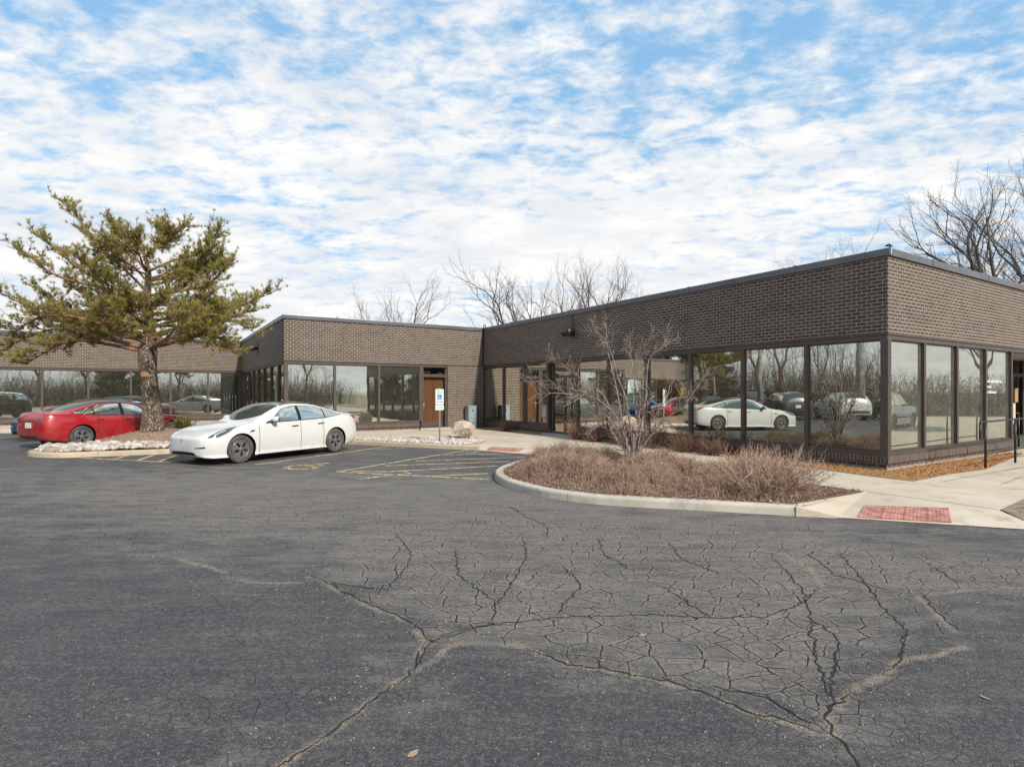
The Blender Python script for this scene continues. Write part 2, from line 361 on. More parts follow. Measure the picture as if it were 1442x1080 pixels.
    k1 = g.math('SUBTRACT', 1.0, g.ramp(g.math('SUBTRACT', v1, g.math('MULTIPLY', g.math('MULTIPLY', wid, g.ramp(g.noise(pos, 5.5, 3), .3, .7, .35, 1.3)), .021)), 0.0, .016)); k1 = g.math('MULTIPLY', k1, g.ramp(wid, .02, .22))
    some = g.ramp(g.noise(pos, .8, 4), .42, .62)
    k2 = g.math('SUBTRACT', 1.0, g.ramp(v2, 0.0, .05)); k2 = g.math('MULTIPLY', k2, g.math('ADD', .25, g.math('MULTIPLY', some, .7)))
    k3 = g.math('MULTIPLY', g.math('SUBTRACT', 1.0, g.ramp(v2, .0, .07)), g.math('MULTIPLY', wid, g.ramp(nm, .42, .6)))
    fine = g.math('MAXIMUM', g.math('MULTIPLY', k2, .8), g.math('MULTIPLY', k3, .9))
    base = g.mix(fine, base, (.022,.021,.022))
    # grit-filled edges of the broken plates, then the open cracks
    edge = g.math('MULTIPLY', g.math('SUBTRACT', 1.0, g.ramp(v1, .02, .16)), g.math('MULTIPLY', wid, g.ramp(nf, .42, .62)))
    base = g.mix(g.math('MULTIPLY', edge, .85), base, (.29,.235,.185))
    base = g.mix(g.math('MULTIPLY', k1, .93), base, (.008,.007,.007))
    # long grit-filled joints
    cd = g.math('ADD', crack, g.math('MULTIPLY', g.math('SUBTRACT', g.noise(pos, 16, 6, .7), .5), .13))
    cm = g.math('SUBTRACT', 1.0, g.ramp(cd, .0, .045)); cm = g.math('MULTIPLY', cm, g.math('MULTIPLY', g.ramp(g.noise(pos, 2.6, 4), .36, .56), g.ramp(nf, .30, .55)))
    base = g.mix(g.math('MULTIPLY', cm, .9), base, g.mix(g.ramp(nf,.3,.7), (.17,.13,.095), (.40,.33,.24)))
    hgt = g.math('SUBTRACT', g.math('MULTIPLY', nf, .35), g.math('ADD', g.math('MULTIPLY', k1, 1.6), g.math('ADD', g.math('MULTIPLY', fine, .5), g.math('MULTIPLY', cm, .5))))
    rough = g.ramp(worn, .4, .7, .62, .9)
    g.out(g('BsdfPrincipled', {'Base Color':base, 'Roughness':rough, 'Specular IOR Level':.4, 'Normal':g('Bump', {'Strength':.8, 'Distance':.014, 'Height':hgt})})); return m
def steps(*segs):
    out = [segs[0][0]]
    for a, b, h in segs:
        n = max(1, int(round((b-a)/h))); out += list(a+(b-a)*np.arange(1, n+1)/n)
    return np.array(out)
def build_asphalt():
    xs = steps((-2500,-600,500),(-600,-60,90),(-60,-14,4),(-14,-4.5,.4),(-4.5,7.5,.03),(7.5,14,.4),(14,60,4),(60,600,90),(600,2500,500))
    ys = steps((-2500,-600,500),(-600,-60,90),(-60,-4,4),(-4,2.2,.4),(2.2,9,.03),(9,20,.4),(20,60,4),(60,600,90),(600,2500,500))
    X, Y = np.meshgrid(xs, ys, indexing='ij')
    near = (np.abs(X) < 9) & (Y > 1.5) & (Y < 10)
    crack = np.full(X.shape, 9.0); alli = np.zeros(X.shape)
    lines = [jitter_line(L, .08, .012) for L in LIGHT]
    crack[near] = dist_lines(X[near], Y[near], lines)
    ins = inside(X, Y, ALLI); de = np.full(X.shape, 9.0); de[near] = dist_lines(X[near], Y[near], [ALLI+[ALLI[0]]])
    sd = np.where(ins, de, -de); t = np.clip((sd+.30)/.75, 0, 1); alli = t*t*(3-2*t)
    alli = np.maximum(alli, .42*np.exp(-((X+2.6)/3.6)**2-((Y-7.6)/1.7)**2)+.35*np.exp(-((X-3.0)/3.0)**2-((Y-7.0)/.7)**2))
    mb = MB(); mb.grid(np.stack([X, Y, np.zeros_like(X)], -1), 0, False)
    o = mb.build('asphalt_ground', m_asphalt())
    e = lambda cx, cy, rx, ry, deg: np.exp(-((((X-cx)*math.cos(R(deg))+(Y-cy)*math.sin(R(deg)))/rx)**2+((-(X-cx)*math.sin(R(deg))+(Y-cy)*math.cos(R(deg)))/ry)**2))
    wear = np.clip(.30+.55*alli+.85*e(-3,9.6,7,2.2,-10)+.5*e(2,7.0,3.5,.6,-17)-.5*e(-3.4,3.6,2.2,1.6,0)-.45*e(.6,2.6,1.1,.6,-15)-.5*e(3.6,3.0,1.4,1.1,20)-.3*e(4.5,6.6,3,.35,-17)-.25*e(.8,5.6,.8,.4,0), 0, 1)
    for n, a in (('crack',np.minimum(crack,.6)),('alli',alli),('wear',wear)):
        at = o.data.attributes.new(n, 'FLOAT', 'POINT'); at.data.foreach_set('value', a.ravel().astype(np.float32))
    kind(o, 'structure')
    # open cracks: narrow ragged strips of dark bitumen 3 mm over the sheet
    mb = MB()
    for L in DARK:
        p = jitter_line(L, .045, .011); n = len(p); d = np.gradient(p, axis=0); d /= np.linalg.norm(d, axis=1)[:,None]+1e-9
        nn = np.stack([-d[:,1], d[:,0]], 1); t = np.linspace(0,1,n)
        w = (.0025+.0055*np.abs(RNG.normal(.5,.5,n)))*np.minimum(1, np.minimum(t,1-t)*8+.2)
        w2 = (.0025+.0055*np.abs(RNG.normal(.5,.5,n)))*np.minimum(1, np.minimum(t,1-t)*8+.2)
        a = p+nn*w[:,None]; b = p-nn*w2[:,None]; z = np.full(n,.003)
        mb.grid(np.stack([np.column_stack([a,z]), np.column_stack([b,z])], 1), 0, False)
    kind(mb.build('asphalt_cracks', plain('open_crack', (.012,.011,.011), .95)), 'structure')
build_asphalt()

# ---- painted markings
def m_paint(name, col, wear):
    m, g = newmat(name); pos = g('TexCoord').outputs['Object']
    n = g.noise(pos, 9, 6, .7); n2 = g.noise(pos, 120, 3)
    f = g.ramp(g.math('ADD', g.math('MULTIPLY', n, .7), g.math('MULTIPLY', n2, .3)), wear-.05, wear+.06)
    b = g('BsdfPrincipled', {'Base Color':g.mix(g.ramp(n2,.3,.7), [c*.75 for c in col], col), 'Roughness':.8})
    g.out(g('MixShader', {0:f, 1:b, 2:g('BsdfTransparent')})); return m
def strip(mb, a, b, w, z=.005):
    a, b = np.array(a, float), np.array(b, float); d = unit(b-a); n = np.array([-d[1], d[0]])*w/2
    mb.add([(*(a+n),z),(*(a-n),z),(*(b-n),z),(*(b+n),z)], [[0,1,2,3]])
def symbol_strokes(mb, place, th=.085):
    """wheelchair figure drawn in a unit square; place(x, y) -> point"""
    def stroke(pts, w):
        pts = np.asarray(pts, float); d = np.gradient(pts, axis=0); d /= np.linalg.norm(d, axis=1)[:,None]; n = np.stack([-d[:,1],d[:,0]],1)*w/2
        mb.grid([[place(*(p+q)), place(*(p-q))] for p, q in zip(pts, n)], 0, False, True)
    def dense(pts, k=6):
        out = []
        for a, b in zip(pts[:-1], pts[1:]): out += [(a[0]+(b[0]-a[0])*t/k, a[1]+(b[1]-a[1])*t/k) for t in range(k)]
        return out+[pts[-1]]
    stroke(dense([(.40,.80),(.43,.46)],2), th*1.2); stroke(dense([(.40,.46),(.70,.46)],2), th); stroke(dense([(.70,.48),(.82,.14)],2), th); stroke(dense([(.80,.15),(.93,.21)],2), th); stroke(dense([(.42,.64),(.66,.64)],2), th*.8)
    stroke([(.46+.29*math.cos(a), .33+.29*math.sin(a)) for a in np.linspace(R(118), R(350), 24)], th)
    mb.add([place(.40+.085*math.cos(a), .92+.085*math.sin(a)) for a in np.linspace(0, 2*math.pi, 15)[:-1]], [list(range(14))])
def build_markings():
    y = MB()
    strip(y, (-3.70,11.92), (-.46,10.88), .10); strip(y, (-3.68,11.94), (-1.22,16.5), .10); strip(y, (-5.95,13.1), (-3.82,17.5), .10)
    for a, b in (((-1.82,15.09),(.3,15.58)), ((-2.36,13.77),(.28,14.6)), ((-2.9,12.9),(-.05,13.70)), ((-2.47,12.01),(-.34,12.86)), ((-1.65,11.3),(-.5,11.67)), ((-3.4,11.98),(-2.2,11.95))): strip(y, a, b, .10)
    for a, b in (((-11.0,14.45),(-8.34,13.56)), ((-10.02,14.2),(-10.2,15.0)), ((-9.21,13.86),(-9.65,15.3)), ((-8.55,13.63),(-9.0,15.3)), ((-8.34,13.56),(-7.6,15.2))): strip(y, a, b, .10)
    kind(y.build('yellow_markings', m_paint('worn_yellow_paint', (.62,.49,.26), .522)), 'structure')
    w = MB(); strip(w, (-1.38,15.64), (-.94,15.9), .1); strip(w, (-4.0,16.6), (-3.2,17.0), .07); strip(w, (-3.0,10.9), (-2.1,11.75), .1)
    kind(w.build('white_markings', m_paint('worn_white_paint', (.62,.60,.55), .50)), 'structure')
    s = MB(); u = np.array([.47,.88]); v = np.array([.88,-.47]); o = np.array([-5.35,12.55])
    symbol_strokes(s, lambda a, b: (*(o+v*a*1.15+u*b*1.25), .006), .12)
    kind(s.build('wheelchair_marking', m_paint('worn_yellow_symbol', (.60,.44,.19), .505)), 'structure')
build_markings()

# ---- pavements and kerbs
def smooth_line(pts, step=.25):
    pts = np.asarray(pts, float); P = np.vstack([2*pts[0]-pts[1], pts, 2*pts[-1]-pts[-2]]); out = []
    for i in range(1, len(P)-2):
        p0,p1,p2,p3 = P[i-1:i+3]; n = max(2, int(np.linalg.norm(p2-p1)/step))
        for t in np.arange(n)/n: out.append(.5*((2*p1)+(-p0+p2)*t+(2*p0-5*p1+4*p2-p3)*t*t+(-p0+3*p1-3*p2+p3)*t**3))
    out.append(P[-2]); return np.array(out)
KERB = [(0,-.06),(.012,.09),(.022,.115),(.045,.13),(.17,.13),(.17,-.06)]
def kerb(name, pts, mat, sign=1, joint=3.0, ends=(1,1)):
    """kerb swept along its foot line; sign +1 keeps the bed on the left of the path"""
    L = smooth_line(pts, .2); d = np.concatenate([[0], np.cumsum(np.linalg.norm(np.diff(L, axis=0), axis=1))]); tot = d[-1]
    mb = MB(); n = max(1, round(tot/joint))
    for i in range(n):
        a, b = tot*i/n+.005*(i>0), tot*(i+1)/n-.005*(i<n-1)
        t = np.concatenate([[a], d[(d>a+.02)&(d<b-.02)], [b]])
        seg = np.stack([np.interp(t, d, L[:,0]), np.interp(t, d, L[:,1])], 1)
        pr = [(o*sign, z) for o, z in KERB]
        mb.ribbon(seg, pr if sign < 0 else pr[::-1])
    return kind(mb.build(name, mat), 'structure')
ISL = [(.95,14.5),(.46,13.6),(.12,12.9),(-.16,12.2),(-.33,11.5),(-.33,10.87),(-.18,10.2),(.12,9.6),(.60,8.95),(1.28,8.47),(2.0,8.22),(2.84,7.98),(3.85,7.66)]
kerb('island_kerb', ISL, M['kerb'])
PINE_L = [(-10.45,20.9),(-11.4,18.9),(-12.3,17.0),(-13.0,15.6),(-12.9,15.0),(-12.3,14.62),(-11.6,14.47),(-10.9,14.75),(-9.6,15.35),(-9.05,15.9),(-8.3,17.6),(-7.5,19.25)]
kerb('pine_island_kerb', PINE_L, M['kerb_old'])
kerb('stall_kerb', [(-7.4,19.22),(-5.34,18.3),(-3.4,17.42),(-1.35,16.49),(-1.0,16.33)], M['kerb_old'])
kerb('far_stall_kerb', [(-30,19.5),(-26,22.0),(-20,23.4),(-13.4,22.3),(-10.6,21.0)], M['kerb_old'])
def build_pavement():
    off = lambda p, a, b: tuple(np.asarray(p)+D1*a+D2*b)
    mid = [(-30.1,19.7),(-26,22.12),(-20,23.52),(-13.4,22.42),(-10.5,21.0),(-12.2,17.0),(-12.9,15.5),(-12.2,14.75),(-11.5,14.6),(-9.6,15.5),(-9.15,15.95),(-7.46,19.32),(-5.3,18.42),(-1.32,16.6),(-.95,16.4),(-.75,17.25),(1.0,16.55),(.72,15.1),(.98,14.62)]
    isl = [(.55,13.5),(.1,12.2),(-.2,11.3),(-.05,10.2),(.7,9.03),(1.4,8.56),(3.85,7.75),(3.99,7.70),(5.63,8.95),(6.53,7.59),(14,5.2),(40,-3)]
    back = [(40,34), tuple(PI_+D1*6), tuple(PF+D1*3), tuple(PL+D1*2)]
    mb = MB(); mb.slab(mid+isl+back, -.05, ZP-.004)
    # ramp by the near corner, and the one by the wooden door
    fl, fr, bl, br = (4.02,7.67,.008), (6.47,6.84,.008), (5.63,8.95,ZP-.004), (6.53,7.59,ZP-.004)
    mb.add([fl,fr,br,bl], [[0,1,2],[0,2,3]]); fl2 = (4.42,7.535,.008); mb.add([(3.85,7.655,.128),(3.90,7.83,.129),fl2,fl,bl,(3.85,7.655,-.03)], [[0,2,1],[1,2,4],[0,5,2]])
    mb.add([(6.5,7.1,.04),(14,4.72,.04),(14,4.45,.008),(6.47,6.84,.008)], [[0,1,2,3]])
    f2, g2, b2, c2 = (-.98,16.30,.008), (.74,15.08,.008), (-.75,17.25,ZP-.004), (1.0,16.55,ZP-.004)
    mb.add([f2,g2,c2,b2], [[0,1,2],[0,2,3]])
    kind(mb.build('sidewalk', M['concrete']), 'structure')
    # dark joints sawn in the concrete
    j = MB()
    def line(a, b, w=.012, z0=ZP, z1=None): 
        a, b = np.array(a), np.array(b); d = unit(b-a); n = np.array([-d[1],d[0]])*w/2; z1 = z0 if z1 is None else z1
        j.add([(*(a+n),z0),(*(a-n),z0),(*(b-n),z1),(*(b+n),z1)], [[0,1,2,3]])
    line((5.63,8.95),(6.53,7.59)); line((8.3,9.6),(9.6,10.6)); line((8.0,9.25),(10.5,8.4)); line(off(PC,1.2,-1.05), off(PC,1.2,-2.85)); line(off(PC,2.9,-1.0), off(PC,2.9,-2.85)); line((7.6,9.95),(10.9,12.0))
    line((9.8,11.3),(13.5,13.4)); line((-3.0,17.2),(-1.8,19.5)); line((-1.2,17.5),(.1,19.6))
    kind(j.build('sidewalk_joints', plain('dark_joint', (.10,.085,.07), .95)), 'structure')
    def sheet(name, pts, z, mat, k='structure'):
        s = MB(); s.add([(x,y,z) for x,y in pts], [list(range(len(pts)))]); return kind(s.build(name, mat), k)
    sheet('mulch_strip', [off(PC,9.7,.05), off(PC,9.7,-.5), off(PC,5,-.62), off(PC,2.2,-.75), (6.72,10.6), (7.1,9.98), (8.4,10.85), (9.7,11.55), tuple(PC+D2*6.5-D1*.28), tuple(PC+D2*6.6+D1*.05)], ZP+.004, M['mulch'])
    sheet('mulch_patch', [off(PC,11.7,.05), off(PC,11.7,-.35), off(PC,14,-.6), off(PC,16.5,-.5), off(PC,16.6,.05)], ZP+.004, M['mulch'])
    sheet('gravel_bed', [(-6.3,19.0),(-5.2,18.62),(-3.3,17.75),(-1.55,16.95),(-.95,17.3),(-.85,18.2),(-1.3,19.6),(-2.2,19.75),(-3.6,19.35),(-5.0,19.3)], ZP+.004, M['gravelbase'])
    s = MB(); s.add([(6.56,7.58,ZP+.002),(14,5.2,ZP+.002),(14,4.72,.041),(6.5,7.1,.041),(15,7.5,ZP+.002),(11,10.6,ZP+.002),(9.0,9.45,ZP+.002),(7.78,8.5,ZP+.002)], [[0,1,2,3]]); s.F.append((np.array([[0,1,4,5,6,7]]), 0, None, False)); kind(s.build('dirt_patch', M['dirt']), 'structure')
    sheet('far_verge', [(-200,-200),(-33,-200),(-33,60),(-200,60)], .012, M['farground']); sheet('rear_verge', [(-33,-200),(200,-200),(200,-17),(-33,-17)], .012, M['farground']); sheet('back_field', [(-200,62),(200,62),(200,300),(-200,300)], .012, M['farground']); sheet('side_verge', [(26,-17),(200,-17),(200,22),(26,10)], .02, M['farground'])
build_pavement()
def heightfield(name, poly, fn, step, mat):
    poly = np.asarray(poly); lo, hi = poly.min(0), poly.max(0)
    xs = np.arange(lo[0], hi[0]+step, step); ys = np.arange(lo[1], hi[1]+step, step)
    X, Y = np.meshgrid(xs, ys, indexing='ij'); Z = fn(X, Y); ok = inside(X[:-1,:-1]+step/2, Y[:-1,:-1]+step/2, poly)
    i, j = np.nonzero(ok); b = len(ys); f = np.stack([i*b+j, (i+1)*b+j, (i+1)*b+j+1, i*b+j+1], 1)
    mb = MB(); mb.add(np.stack([X,Y,Z],-1).reshape(-1,3), f, 0, None, True); return kind(mb.build(name, mat), 'structure')
BED = [(1.0,14.45),(.55,13.6),(.20,12.85),(-.07,12.15),(-.24,11.45),(-.24,10.9),(-.11,10.25),(.18,9.65),(.65,9.02),(1.32,8.55),(2.02,8.29),(2.87,8.05),(3.93,7.73),(5.6,8.97),(3.9,11.68),(1.9,14.87),(1.4,15.0)]
def bed_h(x, y): return ZP+.006+.16*np.maximum(0, np.exp(-(((x-2.4)/1.9)**2+((y-11)/2.4)**2))-.36)
s = MB(); s.add([(x,y,ZP+.001) for x,y in BED], [list(range(len(BED)))]); kind(s.build('planting_soil', M['bedsoil']), 'structure')
heightfield('planting_bed', BED[:12]+[(3.72,7.86),(5.32,8.98),(3.65,11.55),(1.75,14.7),(1.35,14.85)], bed_h, .08, M['bedsoil'])
PINEBED = [(-10.4,20.8),(-11.3,18.9),(-12.2,17.0),(-12.85,15.6),(-12.8,15.1),(-12.25,14.75),(-11.6,14.62),(-10.9,14.9),(-9.65,15.48),(-9.2,15.95),(-8.4,17.6),(-7.6,19.3),(-8.6,20.6)]
def pine_h(x, y): 
    r2 = ((x+10.95)/1.35)**2+((y-17.6)/1.75)**2
    return ZP+.44*np.exp(-r2*.9)
heightfield('pine_mound', PINEBED, pine_h, .1, M['moundsoil'])

# ---- tactile plates (one thing each)
def drape(quad):
    """height on a four-cornered ramp made of two triangles"""
    q = [np.array(p, float) for p in quad]
    def f(x, y):
        for a, b, c in ((q[0],q[1],q[2]),(q[0],q[2],q[3])):
            A = np.column_stack([(b-a)[:2],(c-a)[:2]]); u, v = np.linalg.solve(A, np.array([x,y])-a[:2])
            if u >= -.02 and v >= -.02 and u+v <= 1.02: return a[2]+u*(b-a)[2]+v*(c-a)[2]
        return q[0][2]+.05
    return f
RAMP1 = [(4.02,7.67,.008),(6.47,6.84,.008),(6.53,7.59,ZP-.004),(5.63,8.95,ZP-.004)]
RAMP2 = [(-.98,16.30,.008),(.74,15.08,.008),(1.0,16.55,ZP-.004),(-.75,17.25,ZP-.004)]
def tactile(corners, ramp, label):
    zf = drape(ramp); c = [np.array(p, float) for p in corners]; mb = MB()
    at = lambda u, v, h=0.0: (lambda p: np.array([p[0], p[1], zf(*p)+.007+h]))(c[0]*(1-u)*(1-v)+c[1]*u*(1-v)+c[2]*u*v+c[3]*(1-u)*v)
    mb.grid([[at(i/24, k/12) for k in range(13)] for i in range(25)], 0, False)
    rim = [at(i/24,0) for i in range(25)]+[at(1,k/12) for k in range(1,13)]+[at(1-i/24,1) for i in range(1,25)]+[at(0,1-k/12) for k in range(1,13)]
    mb.grid([[p, p-np.array([0,0,.03])] for p in rim], 0, False)
    nx, ny = 24, 12
    for i in range(nx):
        for k in range(ny):
            p = at((i+.5)/nx, (k+.5)/ny, .001); r = .012
            q = [p+np.array([r*math.cos(t), r*math.sin(t), 0]) for t in np.arange(6)*math.pi/3]; s = [p+np.array([r*.6*math.cos(t), r*.6*math.sin(t), .005]) for t in np.arange(6)*math.pi/3]
            mb.add(q+s, [[e,(e+1)%6,6+(e+1)%6,6+e] for e in range(6)]); mb.F.append((np.array([[6,7,8,9,10,11]])+mb.n-12, 0, None, False))
    for i in range(1, 4): mb.grid([[at(i/4-.004,k/12,.003), at(i/4+.004,k/12,.003)] for k in range(13)], 1, False)
    for v in (.006,.994): mb.grid([[at(i/24,max(0,v-.006),.002), at(i/24,min(1,v+.006),.002)] for i in range(25)], 1, False)
    return tag(mb.build('tactile_panel', [plain('brick_red_tactile', (.42,.19,.15), .85, 0, .35, 7), plain('tile_joint', (.22,.06,.045), .8)], loc=(*c[0],zf(*c[0]))), label, 'tactile panel')
tactile([(5.04,8.08),(5.99,7.74),(5.60,7.19),(4.60,7.52)], RAMP1, 'large red tactile warning panel set in the ramp at the near corner')
tactile([(-.62,16.75),(.36,16.3),(.16,15.78),(-.74,16.26)], RAMP2, 'faded red tactile panel at the dropped kerb by the utility cabinet')
# ================================================================== BUILDING
Z_TOP, Z_BT, Z_BB, Z_GT, Z_GB, Z_RT, Z_RB = 4.568, 4.443, 2.877, 2.748, .479, .391, .25
BLD = thing('office_building', 'single storey dark brown brick office building with mirrored window walls', 'building', (PC[0],PC[1],0))
BO = np.array([PC[0],PC[1],0])
def part(mb, name, mats, parent=None):
    """vertices are in site coordinates; the object sits at the building's origin"""
    o = mb.build(name, mats, loc=BO); o.location = (0,0,0); o.parent = parent or BLD; return o
class Wall:
    def __init__(s, p, d, out): s.p = np.asarray(p); s.d = np.asarray(d); s.o = np.asarray(out)
    def at(s, t, off, z): q = s.p+s.d*t+s.o*off; return (q[0], q[1], z)
    def box(s, mb, t0, t1, o0, o1, z0, z1, mat=0):
        mb.hexa([s.at(t0,o1,z0), s.at(t1,o1,z0), s.at(t1,o0,z0), s.at(t0,o0,z0), s.at(t0,o1,z1), s.at(t1,o1,z1), s.at(t1,o0,z1), s.at(t0,o0,z1)], mat)
    def quad(s, mb, t0, t1, off, z0, z1, mat=0, uv=False):
        mb.add([s.at(t0,off,z0), s.at(t1,off,z0), s.at(t1,off,z1), s.at(t0,off,z1)], [[0,1,2,3]], mat, np.array([[(t0,z0),(t1,z0),(t1,z1),(t0,z1)]]) if uv else None)
W_LONG = Wall(PC, D1, -D2); W_MID = Wall(PM, D2, -D1); W_SIDE = Wall(PM, D1, -D2); W_FAR = Wall(PF, -D2, -D1); W_RIGHT = Wall(PC, D2, -D1)
OUT = [PR, PC, PI_, PM, PF, PL]
RECT = lambda o0, o1, z0, z1: [(o0,z0),(o1,z0),(o1,z1),(o0,z1)]
def build_shell():
    mb = MB(); mb.ribbon(OUT, RECT(-.32, 0, Z_BB, Z_BT)); part(mb, 'brick_parapet', M['brick'])
    mb = MB(); mb.ribbon(OUT, [(-.36,Z_BT+.002),(.028,Z_BT+.002),(.035,Z_BT-.02),(.038,Z_BT-.02),(.045,Z_TOP-.02),(.04,Z_TOP),(-.36,Z_TOP+.015)])
    part(mb, 'roof_coping', M['coping'])
    # coping joints: slightly proud cover plates every 3 m
    for w, L in ((W_LONG,16.5),(W_MID,8.4),(W_SIDE,12.4),(W_FAR,16),(W_RIGHT,15)):
        for t in np.arange(1.9, L, 3.05): mb = MB(); w.box(mb, t, t+.07, -.3, .05, Z_BT+.004, Z_TOP+.012); part(mb, 'coping_joint', M['coping'])
    mb = MB(); mb.ribbon([PC+D2*16, PC, PI_, PM, PF, PL], RECT(-7.5, -.33, 4.1, 4.2)); part(mb, 'roof', M['dark'])
    # head frame over the glass, slim shadow line over it
    mb = MB(); mb.ribbon(OUT, RECT(-.16, -.012, Z_GT, Z_BB-.035)); mb.ribbon(OUT, RECT(-.16, .012, Z_BB-.035, Z_BB-.002)); part(mb, 'window_head', M['frame'])
    mb = MB(); mb.ribbon(OUT, RECT(-6.5, -.17, Z_GT+.03, Z_GT+.06)); part(mb, 'ceiling', M['ceiling'])
    mb = MB(); mb.ribbon(OUT, RECT(-6.5, -.13, .14, .18)); part(mb, 'interior_floor', M['carpet'])
    mb = MB(); mb.ribbon([PR, PC, PI_, PM, PF, PL], RECT(-6.6, -6.5, .18, Z_GT+.03)); part(mb, 'interior_wall', M['inwall'])
    # runs of low wall between the doors
    p = lambda w, t: w.p+w.d*t
    runs = [[p(W_RIGHT,6.72), PC, p(W_LONG,9.95)], [p(W_LONG,11.6), PI_, p(W_MID,8.44-.02)], [p(W_MID,5.37), PM, PF, PL]]
    for r in runs:
        if r is runs[1]: r = r[:2]
        mb = MB(); mb.ribbon(r, RECT(-.16, -.004, Z_RT, Z_GB)); part(mb, 'window_sill', M['frame'])
        mb = MB(); mb.ribbon(r, RECT(-.2, .022, Z_RB, Z_RT-.002)); part(mb, 'rowlock_course', M['rowlock'])
        mb = MB(); mb.ribbon(r, RECT(-.2, -.035, .135, Z_RB-.003)); part(mb, 'brick_base', M['brick'])
        mb = MB(); mb.ribbon(r, RECT(-.22, -.026, -.05, .132)); part(mb, 'foundation', M['foundation'])
    mb = MB(); mb.ribbon([p(W_MID,8.438), p(W_MID,6.66)], RECT(-.30, -.001, 0, Z_BB-.001)); part(mb, 'brick_pier', M['brick'])
build_shell()
def window(w, t0, t1, post=.085, first=False):
    glass = M['glass'] if w is W_RIGHT else M['glass_clear']
    g = MB(); w.box(g, t0+.02, t1-.02, -.082, -.072, Z_GB+.01, Z_GT-.01); gl = part(g, 'window', glass)
    f = MB(); e = .03
    w.box(f, t1-post/2, t1+post/2, -.14, -.008, Z_GB+.001, Z_GT-.001)
    if first: w.box(f, t0-.001, t0+.14, -.14, -.008, Z_GB+.001, Z_GT-.001)
    for a, b, z0, z1 in ((t0+.02,t1-.02,Z_GB+.002,Z_GB+.03),(t0+.02,t1-.02,Z_GT-.03,Z_GT-.002)): w.box(f, a, b, -.10, -.05, z0, z1)
    part(f, 'frame', M['frame'], gl)
def windows(w, ts, wide=()):
    for i, (a, b) in enumerate(zip(ts[:-1], ts[1:])): window(w, a, b, .17 if i+1 in wide else .085, i == 0)
windows(W_RIGHT, [0,1.66,3.32,4.98,6.66])
for a, b, z0 in ((.10,1.58,.95),(1.74,3.24,.86)):
    m = MB(); W_RIGHT.box(m, a, b, -.30, -.285, z0, Z_GT-.02); part(m, 'brightening_panel', plain('pale_brightening_panel', (.62,.58,.44), .9))  # pale panels added behind two panes to lighten the interior
windows(W_LONG, [0,1.70,3.34,4.99,6.64,8.36,9.93], (4,))
windows(W_LONG, [11.62,13.3,14.92,16.5], (1,))
windows(W_MID, [0,1.86,3.62,5.40])
windows(W_SIDE, [0,1.35,3.1,4.85,6.6,8.3,9.95,11.5,12.45], (5,))
windows(W_FAR, [0,1.65,3.38,5.12,6.86,8.63,10.35,12.1,13.8,15.5])
def door_wood():
    w = W_MID; d = MB(); w.box(d, 5.56, 6.06, -.27, -.225, .2, 2.32); w.box(d, 6.07, 6.56, -.27, -.225, .2, 2.32)
    dr = part(d, 'door', M['wood'])
    f = MB()
    w.box(f, 5.445, 5.55, -.3, -.02, .11, Z_GT-.002); w.box(f, 6.57, 6.655, -.3, -.06, .11, Z_GT-.002); w.box(f, 5.552, 6.568, -.3, -.05, 2.33, 2.46); w.box(f, 5.552, 6.568, -.3, -.10, .11, .195); w.box(f, 5.60, 6.52, -.222, -.214, .21, .42)
    part(f, 'door_frame', M['frame'], dr)
    h = MB(); h.tube([w.at(5.63,-.22,.95), w.at(5.63,-.17,.96), w.at(5.63,-.17,1.22), w.at(5.63,-.22,1.23)], .014, 8, 0, True); part(h, 'handle', M['galv'], dr)
    t = MB(); w.box(t, 5.56, 6.56, -.2, -.19, 2.465, 2.74); part(t, 'transom', M['doorglass'])
    s = MB(); w.box(s, 5.35, 6.75, -.34, .18, .02, .175); part(s, 'door_step', M['foundation'])
    c = MB(); w.box(c, 5.4, 6.66, -2.6, -2.5, .2, 2.75); w.box(c, 5.9, 6.3, -1.2, -1.0, 2.55, 2.6, 1)
    m, g = newmat('warm_lit_lamp'); g.out(g('Emission', {0:(1,.62,.25,1), 1:1.6})); part(c, 'lobby_lamp', [M['inwall'], m])
door_wood()
def door_glass(w, t0, t1, off, z0=.13):
    d = MB(); w.box(d, t0+.1, t1-.1, off-.015, off+.005, z0+.1, 2.2); dr = part(d, 'door', M['doorglass'])
    f = MB()
    for a, b in ((t0,t0+.10),(t1-.10,t1)): w.box(f, a, b, off-.05, off+.05, z0, Z_GT-.003)
    w.box(f, t0+.101, t1-.101, off-.05, off+.05, 2.2, 2.31); w.box(f, t0+.101, t1-.101, off-.05, off+.05, z0, z0+.1)
    w.box(f, (t0+t1)/2-.04, (t0+t1)/2+.04, off-.045, off+.045, z0+.101, 2.199)
    part(f, 'door_frame', M['frame'], dr)
    h = MB(); h.tube([w.at(t0+.2,off+.02,1.0), w.at(t0+.2,off+.09,1.0), w.at(t0+.2,off+.09,1.25), w.at(t0+.2,off+.02,1.25)], .013, 8, 0, True); part(h, 'handle', M['galv'], dr)
    t = MB(); w.box(t, t0+.1, t1-.1, off-.015, off+.005, 2.311, Z_GT-.01); part(t, 'transom', M['doorglass'])
door_glass(W_LONG, 9.99, 11.56, -.16)
